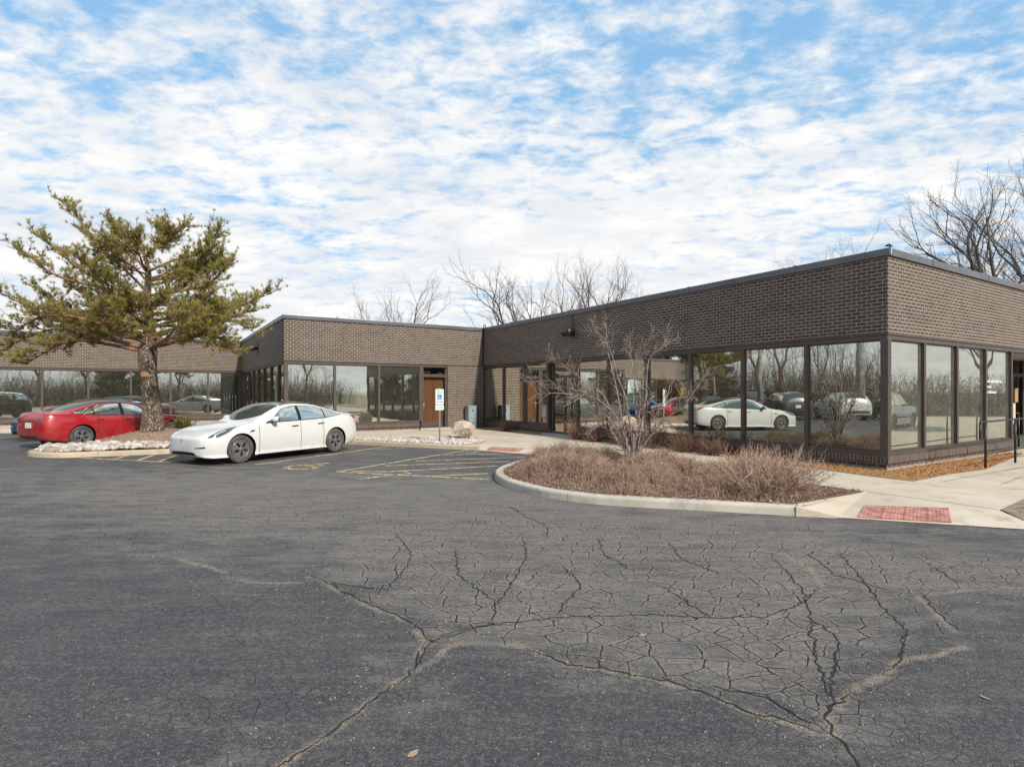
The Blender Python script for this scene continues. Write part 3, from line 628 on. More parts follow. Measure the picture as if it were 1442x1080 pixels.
def entry_recess():
    w = W_RIGHT
    for a in (7.0, 8.9, 10.8): door_glass(w, a, a+1.86, -1.5, .15)
    m = MB(); w.box(m, 6.70, 6.76, -1.6, -.165, .13, Z_GT); part(m, 'recess_cheek', M['frame'])
    m = MB(); w.box(m, 6.77, 13.5, -1.55, -.165, .05, .14); part(m, 'door_step', M['concrete'])
    m = MB(); w.box(m, 6.78, 6.99, -1.54, -1.45, .14, Z_GT); part(m, 'recess_wall', M['soffit']); m = MB(); w.box(m, 12.68, 14, -1.54, -1.45, .14, Z_GT); part(m, 'recess_wall', M['soffit'])
    m = MB(); m.ribbon([tuple(w.p+w.d*17), tuple(w.p+w.d*13.5)], RECT(-.3, -.003, 0, Z_BB-.003)); part(m, 'brick_pier', M['brick'])
entry_recess()
s = MB(); W_LONG.box(s, 9.85, 11.7, -.3, .25, .02, .165); part(s, 'door_step', M['foundation'])
def wall_lamp(w, t, z):
    m = MB()
    ax = lambda r, h, c, sn: w.at(t+h, .24+r*c, z+r*sn)
    m.lathe([(0,-.2),(.125,-.2),(.135,-.18),(.135,.2),(.12,.2),(.10,.15),(0,.15)], 20, ax)
    w.box(m, t-.06, t+.06, 0.001, .14, z-.06, z+.06); w.box(m, t-.1, t+.1, .001, .03, z-.11, z+.11)
    la = part(m, 'wall_lamp', M['black'])
    c = MB(); c.tube([w.at(t,.02,z+.1), w.at(t,.02,Z_BT-.01)], .012, 6); part(c, 'conduit', M['frame'], la)
wall_lamp(W_LONG, 10.15, 3.78); wall_lamp(W_SIDE, 6.5, 3.72)
c = MB(); q = lambda a, b, z: (*(PI_-D2*(-0)+D2*(-a)-D1*b), z)
c.tube([q(.06,.05,z) for z in np.linspace(2.85,4.42,8)]+[q(.07,.09,4.50),q(.06,.10,4.62),q(.0,.02,4.70),q(-.12,-.1,4.72),q(-.22,-.2,4.62)], .02, 6); part(c, 'wall_cable', M['black'])
c = MB(); c.tube([(PC[0]+.12,PC[1]+.12,Z_TOP),(PC[0]+.12,PC[1]+.12,Z_TOP+.08)], .018, 8, 0, True); c.tube([(PC[0]+.02,PC[1]+.1,Z_TOP+.07),(PC[0]+.10,PC[1]+.12,Z_TOP+.10),(PC[0]+.20,PC[1]+.16,Z_TOP+.07)], [.015,.03,.012], 8, 0, True); part(c, 'roof_corner_lamp', M['black'])
c = MB(); c.tube([(*(PC+D2*.01-D1*.052),z) for z in (Z_BT,Z_TOP+.02)], .018, 6); part(c, 'corner_clip', M['galv'])
# white lettering stuck on the last pane by the entrance: four lines too small to read, set as stroke groups
def lettering():
    w = W_RIGHT; rng = np.random.default_rng(3); o0 = np.array(w.at(5.06,-.066,1.5)); t_ = thing('window_lettering', 'four lines of white lettering on the window pane beside the entrance', 'lettering', tuple(o0)); mat = plain('white_vinyl', (.85,.85,.82), .6)
    for k, (z, L) in enumerate(((1.93,1.08),(1.79,.38),(1.655,.66),(1.50,.12))):
        t = 5.06; m = MB()
        while t < 5.06+L:
            ww = rng.uniform(.025,.05); h = rng.uniform(.045,.07) if rng.random() < .7 else .085
            w.quad(m, t, t+.011, -.066, z, z+h); w.quad(m, t+ww-.011, t+ww, -.066, z, z+h*.75); q = z+(h*.7 if rng.random()<.5 else 0); w.quad(m, t+.011, t+ww-.011, -.066, q, q+.011)
            w.quad(m, t+.011, t+ww-.011, -.066, z+.018, z+.03)
            t += ww+.013
            if rng.random() < .1: t += .03
        o = m.build('text_line', mat, t_, loc=o0); o.location = (0,0,0)
lettering()

# ================================================================== STREET FURNITURE
def text_mesh(txt, size, mat, name, parent, loc, rot, ext=.0015):
    cu = bpy.data.curves.new(name, 'FONT'); cu.body = txt; cu.size = size; cu.align_x = 'CENTER'; cu.extrude = ext
    ob = bpy.data.objects.new('tmp', cu); COL.objects.link(ob); dg = bpy.context.evaluated_depsgraph_get()
    me = bpy.data.meshes.new_from_object(ob.evaluated_get(dg)); bpy.data.objects.remove(ob); me.materials.clear(); me.materials.append(mat)
    o = bpy.data.objects.new(name, me); COL.objects.link(o); o.parent = parent; o.location = loc; o.rotation_euler = rot; return o
def round_rect(w, h, r, n=5):
    out = []
    for cx, cz, a0 in ((w/2-r,h/2-r,0),(-w/2+r,h/2-r,90),(-w/2+r,-h/2+r,180),(w/2-r,-h/2+r,270)):
        out += [(cx+r*math.cos(R(a0+90*k/n)), cz+r*math.sin(R(a0+90*k/n))) for k in range(n+1)]
    return out
def plate(mb, pts, y0, y1, zc, mat=0):
    n = len(pts); mb.add([(x,y0,zc+z) for x,z in pts]+[(x,y1,zc+z) for x,z in pts], [list(range(n))[::-1]], mat)
    mb.F.append((np.array([list(range(n,2*n))])+mb.n-2*n, mat, None, False)); mb.F.append((np.array([[i,(i+1)%n,n+(i+1)%n,n+i] for i in range(n)])+mb.n-2*n, mat, None, False))
def accessible_sign():
    t = thing('parking_sign', 'green and white reserved parking sign with blue wheelchair square on a grey post', 'sign', (-2.27,17.7,ZP), R(8)); t.scale = (.88,.88,.98)
    p = MB(); p.lathe([(0,0),(.03,0),(.03,1.72),(.028,1.73),(0,1.73)], 14, lambda r,h,c,s: (r*c,r*s,h)); p.build('post', M['galv'], t)
    white = plain('sign_white', (.66,.74,.70), .5, 0, .05); green = plain('sign_green', (.05,.22,.13), .5); blue = plain('sign_blue', (.02,.09,.38), .5)
    pl = MB(); plate(pl, round_rect(.30,.50,.03), -.036, -.031, 1.46); pb = pl.build('sign_plate', white, t)
    b = MB(); fr = round_rect(.285,.485,.026); inn = round_rect(.272,.472,.022); n = len(fr)
    b.add([(x,-.0375,1.46+z) for x,z in fr]+[(x,-.0375,1.46+z) for x,z in inn], [[i,(i+1)%n,n+(i+1)%n,n+i] for i in range(n)]); b.build('border', green, pb)
    text_mesh('RESERVED', .052, green, 'lettering', pb, (0,-.037,1.615), (R(90),0,0)); text_mesh('PARKING', .052, green, 'lettering', pb, (0,-.037,1.555), (R(90),0,0))
    q = MB(); plate(q, round_rect(.145,.16,.008), -.039, -.0365, 1.445); q.build('blue_square', blue, pb)
    s = MB(); symbol_strokes(s, lambda a, bb: (-.058+a*.116, -.0405, 1.375+bb*.13), .1); s.build('wheelchair_symbol', plain('symbol_white', (.8,.82,.8), .5), pb)
    a = MB(); a.add([(x,-.0375,1.30+z) for x,z in ((-.11,0),(-.075,.022),(-.075,.008),(.075,.008),(.075,.022),(.11,0),(.075,-.022),(.075,-.008),(-.075,-.008),(-.075,-.022))], [list(range(10))[::-1]]); a.build('arrow', blue, pb)
    pl = MB(); plate(pl, round_rect(.30,.165,.03), -.036, -.031, 1.118); pc = pl.build('fine_plate', white, t)
    text_mesh('$250 FINE', .05, green, 'lettering', pc, (0,-.037,1.10), (R(90),0,0))
accessible_sign()
def utility_cabinet():
    t = thing('utility_cabinet', 'grey green metal utility cabinet standing in the inner corner by the brick pier', 'cabinet', (*(PI_-D2*.78-D1*.26), ZP), math.atan2(D2[1],D2[0]))
    b = MB(); b.box((-.2,-.15,.02),(.2,.15,.98)); b.box((-.215,-.165,.981),(.215,.165,1.0)); b.box((-.19,-.14,0),(.19,.14,.019)); b.build('body', M['cabinet'], t)
    d = MB(); d.box((-.18,-.165,.06),(.18,-.1505,.95)); dr = d.build('door', M['cabinet'], t)
    h = MB(); h.box((-.02,-.185,.74),(.02,-.166,.80)); h.build('latch', M['black'], dr); h = MB(); h.box((.0,-.18,.22),(.04,-.166,.26)); h.build('lock', M['black'], dr)
utility_cabinet()
def rock_mesh(loc, size, seed, mat, name, cuts=9, sub=4):
    rng = np.random.default_rng(seed); import bmesh
    bm = bmesh.new(); bmesh.ops.create_icosphere(bm, subdivisions=sub, radius=1); V = np.array([v.co[:] for v in bm.verts])
    for _ in range(cuts):
        n = unit(rng.normal(size=3)*np.array([1,1,.8])); h = rng.uniform(.60,.86); d = V@n-h; V = V-np.maximum(d,0)[:,None]*n
    from mathutils import noise as mn
    for i, v in enumerate(V):
        f = mn.fractal(Vector(v*1.6+seed), 1.0, 2.0, 5); V[i] = v*(1+.035*f)
    V *= np.array(size)/2; V[:,2] += size[2]*.40; V[:,2] = np.maximum(V[:,2], -.06)
    for i, v in enumerate(bm.verts): v.co = V[i]
    me = bpy.data.meshes.new(name); bm.to_mesh(me); bm.free(); me.materials.append(mat)
    for p in me.polygons: p.use_smooth = False
    o = bpy.data.objects.new(name, me); COL.objects.link(o); o.location = loc; return o
def m_granite():
    m, g = newmat('pink_granite'); pos = g('TexCoord').outputs['Object']
    n = g.noise(pos, 4, 6, .65); v = g('TexVoronoi', {'Vector':pos, 'Scale':55}).outputs[1]; n2 = g.noise(pos, 1.6, 4)
    c = g.mix(g.ramp(n,.35,.65), (.50,.35,.26), (.66,.52,.41)); c = g.mix(.35, c, v, 'MULTIPLY'); c = g.mix(g.ramp(n2,.52,.66), c, (.24,.17,.14)); c = g.mix(g.ramp(g.noise(pos,7,5),.58,.68), c, (.62,.57,.52))
    g.out(g('BsdfPrincipled', {'Base Color':c, 'Roughness':.8, 'Normal':g('Bump', {'Strength':.7,'Distance':.02,'Height':g.noise(pos,16,6,.7)})})); return m
tag(rock_mesh((-1.62,18.95,ZP), (1.0,.85,.72), 5, m_granite(), 'boulder', 20, 5), 'big pink granite boulder resting on gravel beside the parking sign', 'boulder')
def railing(name, pts, label, low=.28, loop=True):
    t = thing(name, label, 'handrail', (pts[0][0],pts[0][1],ZP)); P = [np.array(p)-np.array(pts[0]) for p in pts]
    d = unit(np.append(P[1]-P[0],0))
    r = MB(); top = [np.array([*p,h]) for p, h in zip(P, np.linspace(.96,1.0,len(P)))]
    bar = [top[0]-d*.28-np.array([0,0,.01])]+top
    r.tube(bar, .02, 8, 0, True); 
    if loop: r.tube([bar[0], bar[0]-np.array([0,0,.34]), top[0]-np.array([0,0,.35])], .02, 8, 0, True)
    r.build('top_rail', M['black'], t)
    r = MB(); r.tube([np.array([*p,low+.02*i]) for i, p in enumerate(P)], .016, 8, 0, True); r.build('lower_rail', M['black'], t)
    for p in P:
        q = MB(); q.tube([(*p,0),(*p,.97)], .022, 8, 0, True); q.build('post', M['black'], t)
railing('handrail', [(9.83,11.72),(11.25,12.62),(12.7,13.5),(14.2,14.5)], 'black metal handrail with a looped end along the entrance walk')
railing('handrail', [(12.0,14.4),(13.0,15.0),(14.0,15.6)], 'shorter black handrail close to the entrance doors behind the looped one', .3, False)
def small_things():
    w = W_LONG; m = MB(); z = 1.60; t = 5.22
    m.add([w.at(t+x,-.068,z+y) for x,y in ((0,0),(.15,.0),(.15,.05),(.12,.08),(.14,.13),(.12,.2),(.04,.22),(0,.17),(.03,.12),(.0,.07))], [list(range(10))]); m.add([w.at(t+x,-.0675,z+y) for x,y in ((0.002,.07),(.03,.12),(.12,.08),(.148,.05))], [[0,1,2,3]])
    tag(m.build('window_sticker', plain('yellow_vinyl', (.78,.48,.015), .5), loc=w.at(t,-.068,z)), 'small yellow sticker on the pane behind the bare shrub', 'sticker')
    w = W_RIGHT; t = thing('post_box', 'light brown wall box with a cream panel by the entrance', 'wall box', w.at(6.86,-.10,1.0)); o = np.array(w.at(6.86,-.10,1.0))
    m = MB(); w.box(m, 6.765, 6.98, -.16, .02, 1.42, 1.76); w.box(m, 6.76, 6.985, -.165, .03, 1.761, 1.785); b = m.build('box', plain('tan_box', (.36,.19,.085), .6), loc=o); b.location = (0,0,0); b.parent = t
    m = MB(); w.box(m, 6.765, 6.93, -.16, -.02, .85, 1.40); b = m.build('panel', plain('cream_panel', (.5,.44,.34), .6), loc=o); b.location = (0,0,0); b.parent = t
small_things()
# ================================================================== VEHICLES
def pchip(x, y, xq):
    x = np.asarray(x, float); y = np.asarray(y, float); h = np.diff(x); d = np.diff(y)/h; m = np.zeros_like(y)
    for i in range(1, len(x)-1):
        if d[i-1]*d[i] > 0:
            w1 = 2*h[i]+h[i-1]; w2 = h[i]+2*h[i-1]; m[i] = (w1+w2)/(w1/d[i-1]+w2/d[i])
    m[0] = d[0]; m[-1] = d[-1]
    k = np.clip(np.searchsorted(x, xq, 'right')-1, 0, len(x)-2); t = (xq-x[k])/h[k]
    return (2*t**3-3*t**2+1)*y[k]+(t**3-2*t**2+t)*h[k]*m[k]+(-2*t**3+3*t**2)*y[k+1]+(t**3-t**2)*h[k]*m[k+1]
class Shell:
    """car body: stations along x (0 = nose), nine (y, z) key points from underside centre to roof centre"""
    def __init__(s, st, L):
        s.x = np.array([r[0] for r in st]); s.L = L; K = []
        for r in st:
            zb, wb, p2, p3, p4, p5, p6, p7, zt = r[1:]
            K.append([(0,zb),(wb,zb),p2,p3,p4,p5,p6,p7,(0,zt)])
        s.K = np.array(K)
    def key(s, x): return np.array([[pchip(s.x, s.K[:,i,c], np.array([x]))[0] for c in (0,1)] for i in range(9)])
    def S(s, x, v):
        """point on the left half for v in 0..8"""
        if not hasattr(s, 'cache'): s.cache = {}
        kx = round(x, 4)
        if kx not in s.cache:
            k = s.key(x); s.cache[kx] = np.vstack([[-k[1][0]*0-.001, k[0][1]], k, [-k[7][0], k[7][1]]])
        P = s.cache[kx]; i = min(int(v), 7); t = v-i; p0, p1, p2, p3 = P[i], P[i+1], P[i+2], P[i+3]
        if i == 0: p0 = 2*p1-p2
        q = .5*((2*p1)+(-p0+p2)*t+(2*p0-5*p1+4*p2-p3)*t*t+(-p0+3*p1-3*p2+p3)*t**3)
        if i <= 1: q = p1+(p2-p1)*t if i == 0 else q
        return np.array([s.L/2-x, max(q[0],0), q[1]])
    def N(s, x, v):
        e = .02; x0, x1 = max(s.x[0], x-e), min(s.x[-1], x+e)
        a = s.S(x1, v)-s.S(x0, v); b = s.S(x, min(8, v+e))-s.S(x, max(0, v-e)); n = np.cross(a, b); l = np.linalg.norm(n)
        n = n/l if l > 1e-9 else np.array([0,1,0]); c = s.S(x, v)-np.array([s.L/2-x, 0, .55])
        return n if n@c > 0 else -n
    def patch(s, mb, xs, lo, hi, off=.003, nv=6, mat=0, sides=(1,-1)):
        P = np.array([[s.S(x, a+(b-a)*k/nv)+s.N(x, a+(b-a)*k/nv)*off for k in range(nv+1)] for x, a, b in zip(xs, lo, hi)])
        for sg in sides: mb.grid(P*np.array([1,sg,1]), mat, True, sg < 0)
    def top(s, mb, xf, v0=6.0, off=.003, nx=18, mat=0):
        """patch across the whole top: xf(v) -> (front x, rear x)"""
        vs = np.linspace(v0, 8, 9); P = []
        for v in vs:
            a, b = xf(v); P.append([s.S(x, v)+s.N(x, v)*off for x in np.linspace(a, b, nx)])
        P = np.array(P); Q = P[::-1][1:]*np.array([1,-1,1]); mb.grid(np.concatenate([P, Q]), mat, True)
    def fx(s, y, z, rear=False):
        """x of the nose (or tail) surface at half-width y and height z"""
        def has(x):
            k = s.key(x)
            if z < k[0][1] or z > k[8][1]: return False
            return np.interp(z, np.maximum.accumulate(k[1:9,1]), k[1:9,0]) >= abs(y)
        e, sg = (s.x[-1], -1) if rear else (s.x[0], 1)
        lo = 0.0
        for hi in np.arange(.0, .95, .03):
            if has(e+sg*hi): break
            lo = hi
        for _ in range(9):
            m = (lo+hi)/2
            if has(e+sg*m): hi = m
            else: lo = m
        return e+sg*hi
    def face(s, mb, ys, lo, hi, off=.004, rear=False, mat=0, nv=3):
        """patch on the nose or tail between heights lo(y), hi(y)"""
        P = [[np.array([s.L/2-s.fx(y, a+(b-a)*k/nv, rear)+(-off if rear else off), y, a+(b-a)*k/nv]) for k in range(nv+1)] for y, a, b in zip(ys, lo, hi)]
        mb.grid(P, mat, True)
SEDAN = [(-.03,.30,.25,(.32,.34),(.36,.45),(.34,.56),(.28,.595),(.2,.605),(.1,.61),.612),
 (0,.24,.45,(.55,.30),(.58,.45),(.56,.585),(.48,.63),(.36,.645),(.19,.652),.655),(.07,.18,.63,(.70,.26),(.73,.45),(.69,.61),(.60,.67),(.45,.69),(.23,.70),.703),
 (.22,.16,.77,(.82,.25),(.855,.47),(.815,.68),(.70,.745),(.51,.77),(.26,.782),.787),(.5,.155,.84,(.89,.25),(.912,.50),(.872,.765),(.74,.825),(.55,.848),(.28,.86),.866),
 (.85,.155,.855,(.902,.25),(.925,.52),(.885,.835),(.75,.885),(.57,.905),(.29,.915),.92),(1.2,.155,.855,(.90,.25),(.922,.55),(.882,.88),(.77,.93),(.61,.95),(.31,.962),.966),
 (1.42,.155,.855,(.90,.25),(.92,.56),(.88,.895),(.80,.955),(.655,1.02),(.34,1.05),1.058),(1.75,.155,.855,(.898,.25),(.92,.565),(.878,.905),(.80,1.04),(.67,1.185),(.36,1.23),1.24),
 (2.1,.155,.855,(.896,.25),(.918,.57),(.876,.915),(.79,1.125),(.645,1.318),(.36,1.372),1.388),(2.5,.155,.855,(.896,.25),(.918,.575),(.874,.925),(.785,1.155),(.63,1.365),(.355,1.427),1.443),
 (3.0,.155,.855,(.898,.25),(.92,.585),(.872,.94),(.78,1.158),(.62,1.345),(.35,1.405),1.42),(3.4,.16,.855,(.90,.26),(.923,.60),(.872,.955),(.775,1.13),(.605,1.28),(.34,1.34),1.355),
 (3.8,.17,.85,(.90,.27),(.922,.62),(.868,.97),(.77,1.085),(.59,1.19),(.33,1.235),1.248),(4.12,.19,.76,(.885,.29),(.905,.63),(.852,.985),(.755,1.055),(.58,1.115),(.32,1.14),1.148),
 (4.4,.22,.70,(.845,.32),(.87,.64),(.81,.985),(.71,1.045),(.56,1.075),(.31,1.092),1.097),(4.57,.25,.62,(.785,.34),(.815,.63),(.745,.955),(.67,1.03),(.53,1.066),(.29,1.085),1.09),
 (4.65,.29,.52,(.70,.37),(.745,.60),(.69,.86),(.61,.925),(.48,.945),(.26,.955),.96),(4.69,.34,.40,(.56,.41),(.60,.58),(.56,.72),(.48,.775),(.36,.79),(.18,.795),.797)]
SUV = [(-.02,.34,.3,(.45,.42),(.5,.6),(.46,.8),(.38,.86),(.26,.88),(.13,.89),.892),(.06,.27,.58,(.72,.36),(.75,.6),(.71,.86),(.62,.95),(.45,.975),(.23,.985),.99),
 (.25,.23,.70,(.86,.33),(.89,.62),(.84,.93),(.72,1.02),(.52,1.045),(.27,1.055),1.06),(.6,.22,.78,(.92,.33),(.94,.64),(.90,.99),(.76,1.06),(.56,1.085),(.29,1.095),1.10),
 (1.1,.22,.87,(.925,.33),(.945,.66),(.905,1.03),(.78,1.09),(.62,1.115),(.31,1.13),1.135),(1.4,.22,.87,(.925,.33),(.943,.67),(.90,1.05),(.83,1.14),(.69,1.25),(.36,1.29),1.30),
 (1.75,.22,.87,(.925,.33),(.942,.67),(.90,1.06),(.82,1.29),(.69,1.50),(.38,1.56),1.575),(2.2,.22,.87,(.925,.33),(.942,.68),(.90,1.065),(.815,1.36),(.68,1.62),(.38,1.685),1.70),
 (3.0,.22,.87,(.925,.33),(.942,.68),(.90,1.075),(.81,1.37),(.675,1.63),(.38,1.70),1.715),(3.9,.23,.87,(.925,.34),(.942,.69),(.90,1.08),(.80,1.34),(.66,1.57),(.37,1.65),1.665),
 (4.3,.25,.78,(.91,.36),(.93,.70),(.885,1.07),(.78,1.26),(.64,1.46),(.36,1.60),1.62),(4.52,.29,.70,(.85,.40),(.875,.70),(.83,1.03),(.74,1.12),(.60,1.22),(.33,1.28),1.30),(4.6,.35,.60,(.74,.44),(.78,.70),(.74,.95),(.66,1.0),(.5,1.03),(.27,1.04),1.045)]
CARGLASS = None
def m_carglass():
    m, g = newmat('car_glass'); 
    fr = g('Fresnel', {'IOR':1.52}); gl = g('BsdfGlossy', {'Color':(.84,.79,.64,1), 'Roughness':.02})
    df = g('BsdfDiffuse', {0:(.05,.06,.055,1)})
    g.out(g('MixShader', {0:g.math('ADD', .10, g.math('MULTIPLY', fr, .9), True), 1:df, 2:gl})); return m
CARGLASS = m_carglass()
def paint(name, col, metal=0.0, dirt=.25):
    m, g = newmat(name); pos = g('TexCoord').outputs['Object']; z = g('SeparateXYZ', {0:pos}).outputs[2]
    d = g.math('MULTIPLY', g.math('MULTIPLY', g.ramp(g.noise(pos, 5, 6, .7), .35, .75), g.ramp(z, .75, .2, .12, 1)), dirt)
    c = g.mix(d, col, (.25,.21,.17))
    g.out(g('BsdfPrincipled', {'Base Color':c, 'Roughness':g.math('ADD', .28, g.math('MULTIPLY', d, .5)), 'Metallic':metal, 'Coat Weight':.9, 'Coat Roughness':.03})); return m
M['rubber'] = plain('dusty_tyre_rubber', (.075,.066,.06), .9, 0, .3, 6)
M['rim'] = plain('grey_wheel_cover', (.17,.172,.175), .4, .45, .1)
M['lampglass'] = plain('smoked_lamp_glass', (.05,.06,.07), .12, .1, .3, 18, 0, .8, 1)
M['lampbright'] = plain('lamp_reflector', (.55,.58,.6), .2, .6)
M['redlamp'] = plain('red_lamp_glass', (.42,.012,.015), .15, 0, .2, 20, 0, .6, 1)
M['platewhite'] = plain('number_plate', (.68,.68,.64), .5)
def make_wheel(root, x, side, r, y, name='wheel'):
    o = MB(); w = .225
    ax = lambda rr, h, c, s: (x+rr*c, side*(y-h), r+rr*s)
    o.lathe([(r*.66,.03),(r*.70,.012),(r*.80,.0),(r*.93,.006),(r*.99,.03),(r,.06),(r,w-.05),(r*.96,w),(r*.66,w)], 40, ax)
    wh = o.build(name, M['rubber'], root)
    d = MB(); d.lathe([(0,.055),(r*.62,.06),(r*.66,.03)], 30, ax); d.build('wheel_well', M['black'], wh)
    rim = MB(); rr = r*.685
    rim.lathe([(r*.56,.045),(r*.575,.018),(rr*.97,.016),(rr,.028)], 40, ax)
    for k in range(5):
        a0 = 2*math.pi*k/5+.3
        # broad petal spokes of the wheel cover leaving narrow dark slots
        P = []
        for q, wd in ((.09,.62),(.20,.40),(.34,.36),(.46,.47),(.57,.575)):
            hh = .012+.02*max(0,(q-.3))
            P.append([ax(r*q, hh, math.cos(a0+t*wd), math.sin(a0+t*wd)) for t in np.linspace(-1,1,7)])
        rim.grid(P, 0, True)
    rim.lathe([(0,.004),(.045,.004),(.055,.014),(.06,.05)], 16, ax)
    rim.build('rim', M['rim'], wh)
    return wh
def boolean_cut(o, cyls, black):
    mb = MB()
    for x, y0, y1, z, r in cyls:
        prof = [(0,y0),(r,y0),(r,y1),(0,y1)]
        th = np.arange(40)*2*math.pi/40; a = [(x+r*math.cos(t), y0, z+r*math.sin(t)) for t in th]; b = [(x+r*math.cos(t), y1, z+r*math.sin(t)) for t in th]
        mb.add(a+b, [[i,40+i,40+(i+1)%40,(i+1)%40] for i in range(40)]); mb.F.append((np.array([list(range(40)),list(range(79,39,-1))])+mb.n-80, 0, None, False))
    c = mb.build('arch_cutter', black); c.parent = o.parent; md = o.modifiers.new('b', 'BOOLEAN'); md.object = c; md.operation = 'DIFFERENCE'; md.solver = 'EXACT'; md.material_mode = 'TRANSFER'
    import bmesh
    for ob in (c, o):
        bm = bmesh.new(); bm.from_mesh(ob.data); bmesh.ops.remove_doubles(bm, verts=bm.verts, dist=1e-5); bmesh.ops.dissolve_degenerate(bm, edges=bm.edges, dist=1e-6); bmesh.ops.recalc_face_normals(bm, faces=bm.faces); bm.to_mesh(ob.data); bm.free()
    dg = bpy.context.evaluated_depsgraph_get(); me = bpy.data.meshes.new_from_object(o.evaluated_get(dg)); o.modifiers.clear(); old = o.data; o.data = me
    bpy.data.objects.remove(c); me.name = old.name
    bm = bmesh.new(); bm.from_mesh(me)
    for e in bm.edges: e.smooth = len(e.link_faces) == 2 and e.calc_face_angle(0) < R(38)
    for f in bm.faces: f.smooth = True
    bm.to_mesh(me); bm.free()
def ramp_list(xs, pts): return np.interp(xs, [p[0] for p in pts], [p[1] for p in pts])
def make_car(root, body_paint, style='sedan', rear_plate=True, smoked=True):
    sed = style == 'sedan'; st, L = (SEDAN, 4.66) if sed else (SUV, 4.58)
    sh = Shell(st, L); xa = sh.x
    xs = np.unique(np.round(np.concatenate([np.linspace(xa[0], .3, 14), np.linspace(.3, xa[-1]-.35, 64), np.linspace(xa[-1]-.35, xa[-1], 14)]), 4))
    vs = np.concatenate([[0,.5,1], np.linspace(1,8,43)[1:]]); nv = len(vs)
    P = np.array([[sh.S(x, v) for v in vs] for x in xs]); Q = P[:,::-1][:,1:-1]*np.array([1,-1,1]); F = np.concatenate([P, Q], 1); nr = F.shape[1]
    b = MB(); i = np.arange(len(xs)-1)[:,None]*nr; j = np.arange(nr)[None,:]; f = np.stack([i+j, i+(j+1)%nr, i+nr+(j+1)%nr, i+nr+j], -1).reshape(-1,4)
    b.add(F.reshape(-1,3), f, 0, None, True); b.F.append((np.arange(nr)[None,::-1], 0, None, True)); b.F.append((np.arange(nr)[None,:]+(len(xs)-1)*nr, 0, None, True))
    body = b.build('body', [body_paint, M['black']], root)
    fxw, rxw, r, yw = (.86, 3.735, .334, .905) if sed else (.90, 3.62, .36, .925)
    X = lambda x: L/2-x
    boolean_cut(body, [(X(x), s*(.60 if s>0 else .60), s*1.2, r+.005, r+.042) for x in (fxw,rxw) for s in (1,-1)], M['black'])
    for x in (fxw, rxw):
        for s in (1,-1): make_wheel(root, X(x), s, r, yw)
    lin = np.linspace
    # side glass: dark surround, then the panes
    if sed: dlo = [(1.53,4.10,4.16),(1.75,4.10,4.85),(2.05,4.1,5.58),(2.4,4.1,5.74),(3.0,4.1,5.74),(3.4,4.12,5.66),(3.75,4.3,5.42),(4.0,4.72,4.86)]; panes = [(1.64,2.50),(2.60,3.36),(3.40,3.92)]
    else: dlo = [(1.42,4.10,4.3),(1.6,4.1,4.95),(1.85,4.1,5.6),(2.2,4.1,5.76),(3.2,4.1,5.76),(3.9,4.12,5.7),(4.2,4.25,5.5),(4.3,4.5,5.2)]; panes = [(1.5,2.45),(2.53,3.35),(3.43,4.2)]
    dx = [d[0] for d in dlo]
    t = MB(); q = lin(dx[0], dx[-1], 40); sh.patch(t, q, np.interp(q, dx, [d[1]-.04 for d in dlo]), np.interp(q, dx, [d[2]+.05 for d in dlo]), .003)
    tr = t.build('window_surround', M['black'], body)
    for a, c in panes:
        for s in (1,-1):
            t = MB(); q = lin(a, c, 16); sh.patch(t, q, np.interp(q, dx, [d[1]+.03 for d in dlo]), np.interp(q, dx, [d[2]-.03 for d in dlo]), .006, 6, 0, (s,)); t.build('side_window', CARGLASS, root)
    if sed:
        t = MB(); sh.top(t, lambda v: (1.26+.34*((8-v)/1.9)**2, 2.16-.10*((8-v)/1.9)**2), 6.15, .005); t.build('windshield', CARGLASS, root)
        t = MB(); sh.top(t, lambda v: (2.19-.08*((8-v)/1.9)**2, 3.22), 6.12, .004); t.build('roof_glass', CARGLASS, root)
        t = MB(); sh.top(t, lambda v: (3.25, 4.20-.18*((8-v)/1.9)**2), 6.15, .005); t.build('rear_window', CARGLASS, root)
    else:
        t = MB(); sh.top(t, lambda v: (1.16+.22*((8-v)/1.9)**2, 1.98-.08*((8-v)/1.9)**2), 6.15, .005); t.build('windshield', CARGLASS, root)
        t = MB(); sh.top(t, lambda v: (4.22, 4.50), 6.3, .008, 8); t.build('rear_window', CARGLASS, root)
        t = MB()
        for s in (1,-1): t.tube([sh.S(x, 6.3)*np.array([1,s,1])+np.array([0,0,.05]) for x in lin(1.95,3.95,10)], .016, 6)
        t.build('roof_rails', M['black'], root)
    # shut lines, handles, sill
    t = MB()
    for x in ((1.33,2.555,3.30) if sed else (1.28,2.49,3.42)):
        q = np.array([x-.006, x+.006]); hi = 4.02 if x != 1.33 else 3.9
        sh.patch(t, q+.0, [1.75]*2, [hi]*2, .0025, 14)
    sh.patch(t, lin(1.33,3.30,30), [1.74]*30, [1.77]*30, .0025, 1)
    q = lin(.42,1.30,20); sh.patch(t, q, np.interp(q,[.42,1.3],[4.62,4.55]), np.interp(q,[.42,1.3],[4.64,4.57]), .0025, 1)
    q = lin(4.0,4.5,10); sh.patch(t, q, [4.98]*10, [5.0]*10, .0025, 1)
    t.build('shut_lines', M['dark'], body)
    for x in (2.28, 3.12):
        for s in (1,-1):
            t = MB(); q = lin(x, x+.20, 6); sh.patch(t, q, [3.62]*6, [3.70]*6, .012, 2, 0, (s,)); t.build('door_handle', M['dark'] if sed else M['black'], body)
    if sed:
        t = MB(); q = lin(1.08,1.22,5); sh.patch(t, q, np.interp(q,[1.08,1.22],[3.50,3.55]), np.interp(q,[1.08,1.15,1.22],[3.56,3.64,3.57]), .006, 2); t.build('side_marker', M['black'], body)
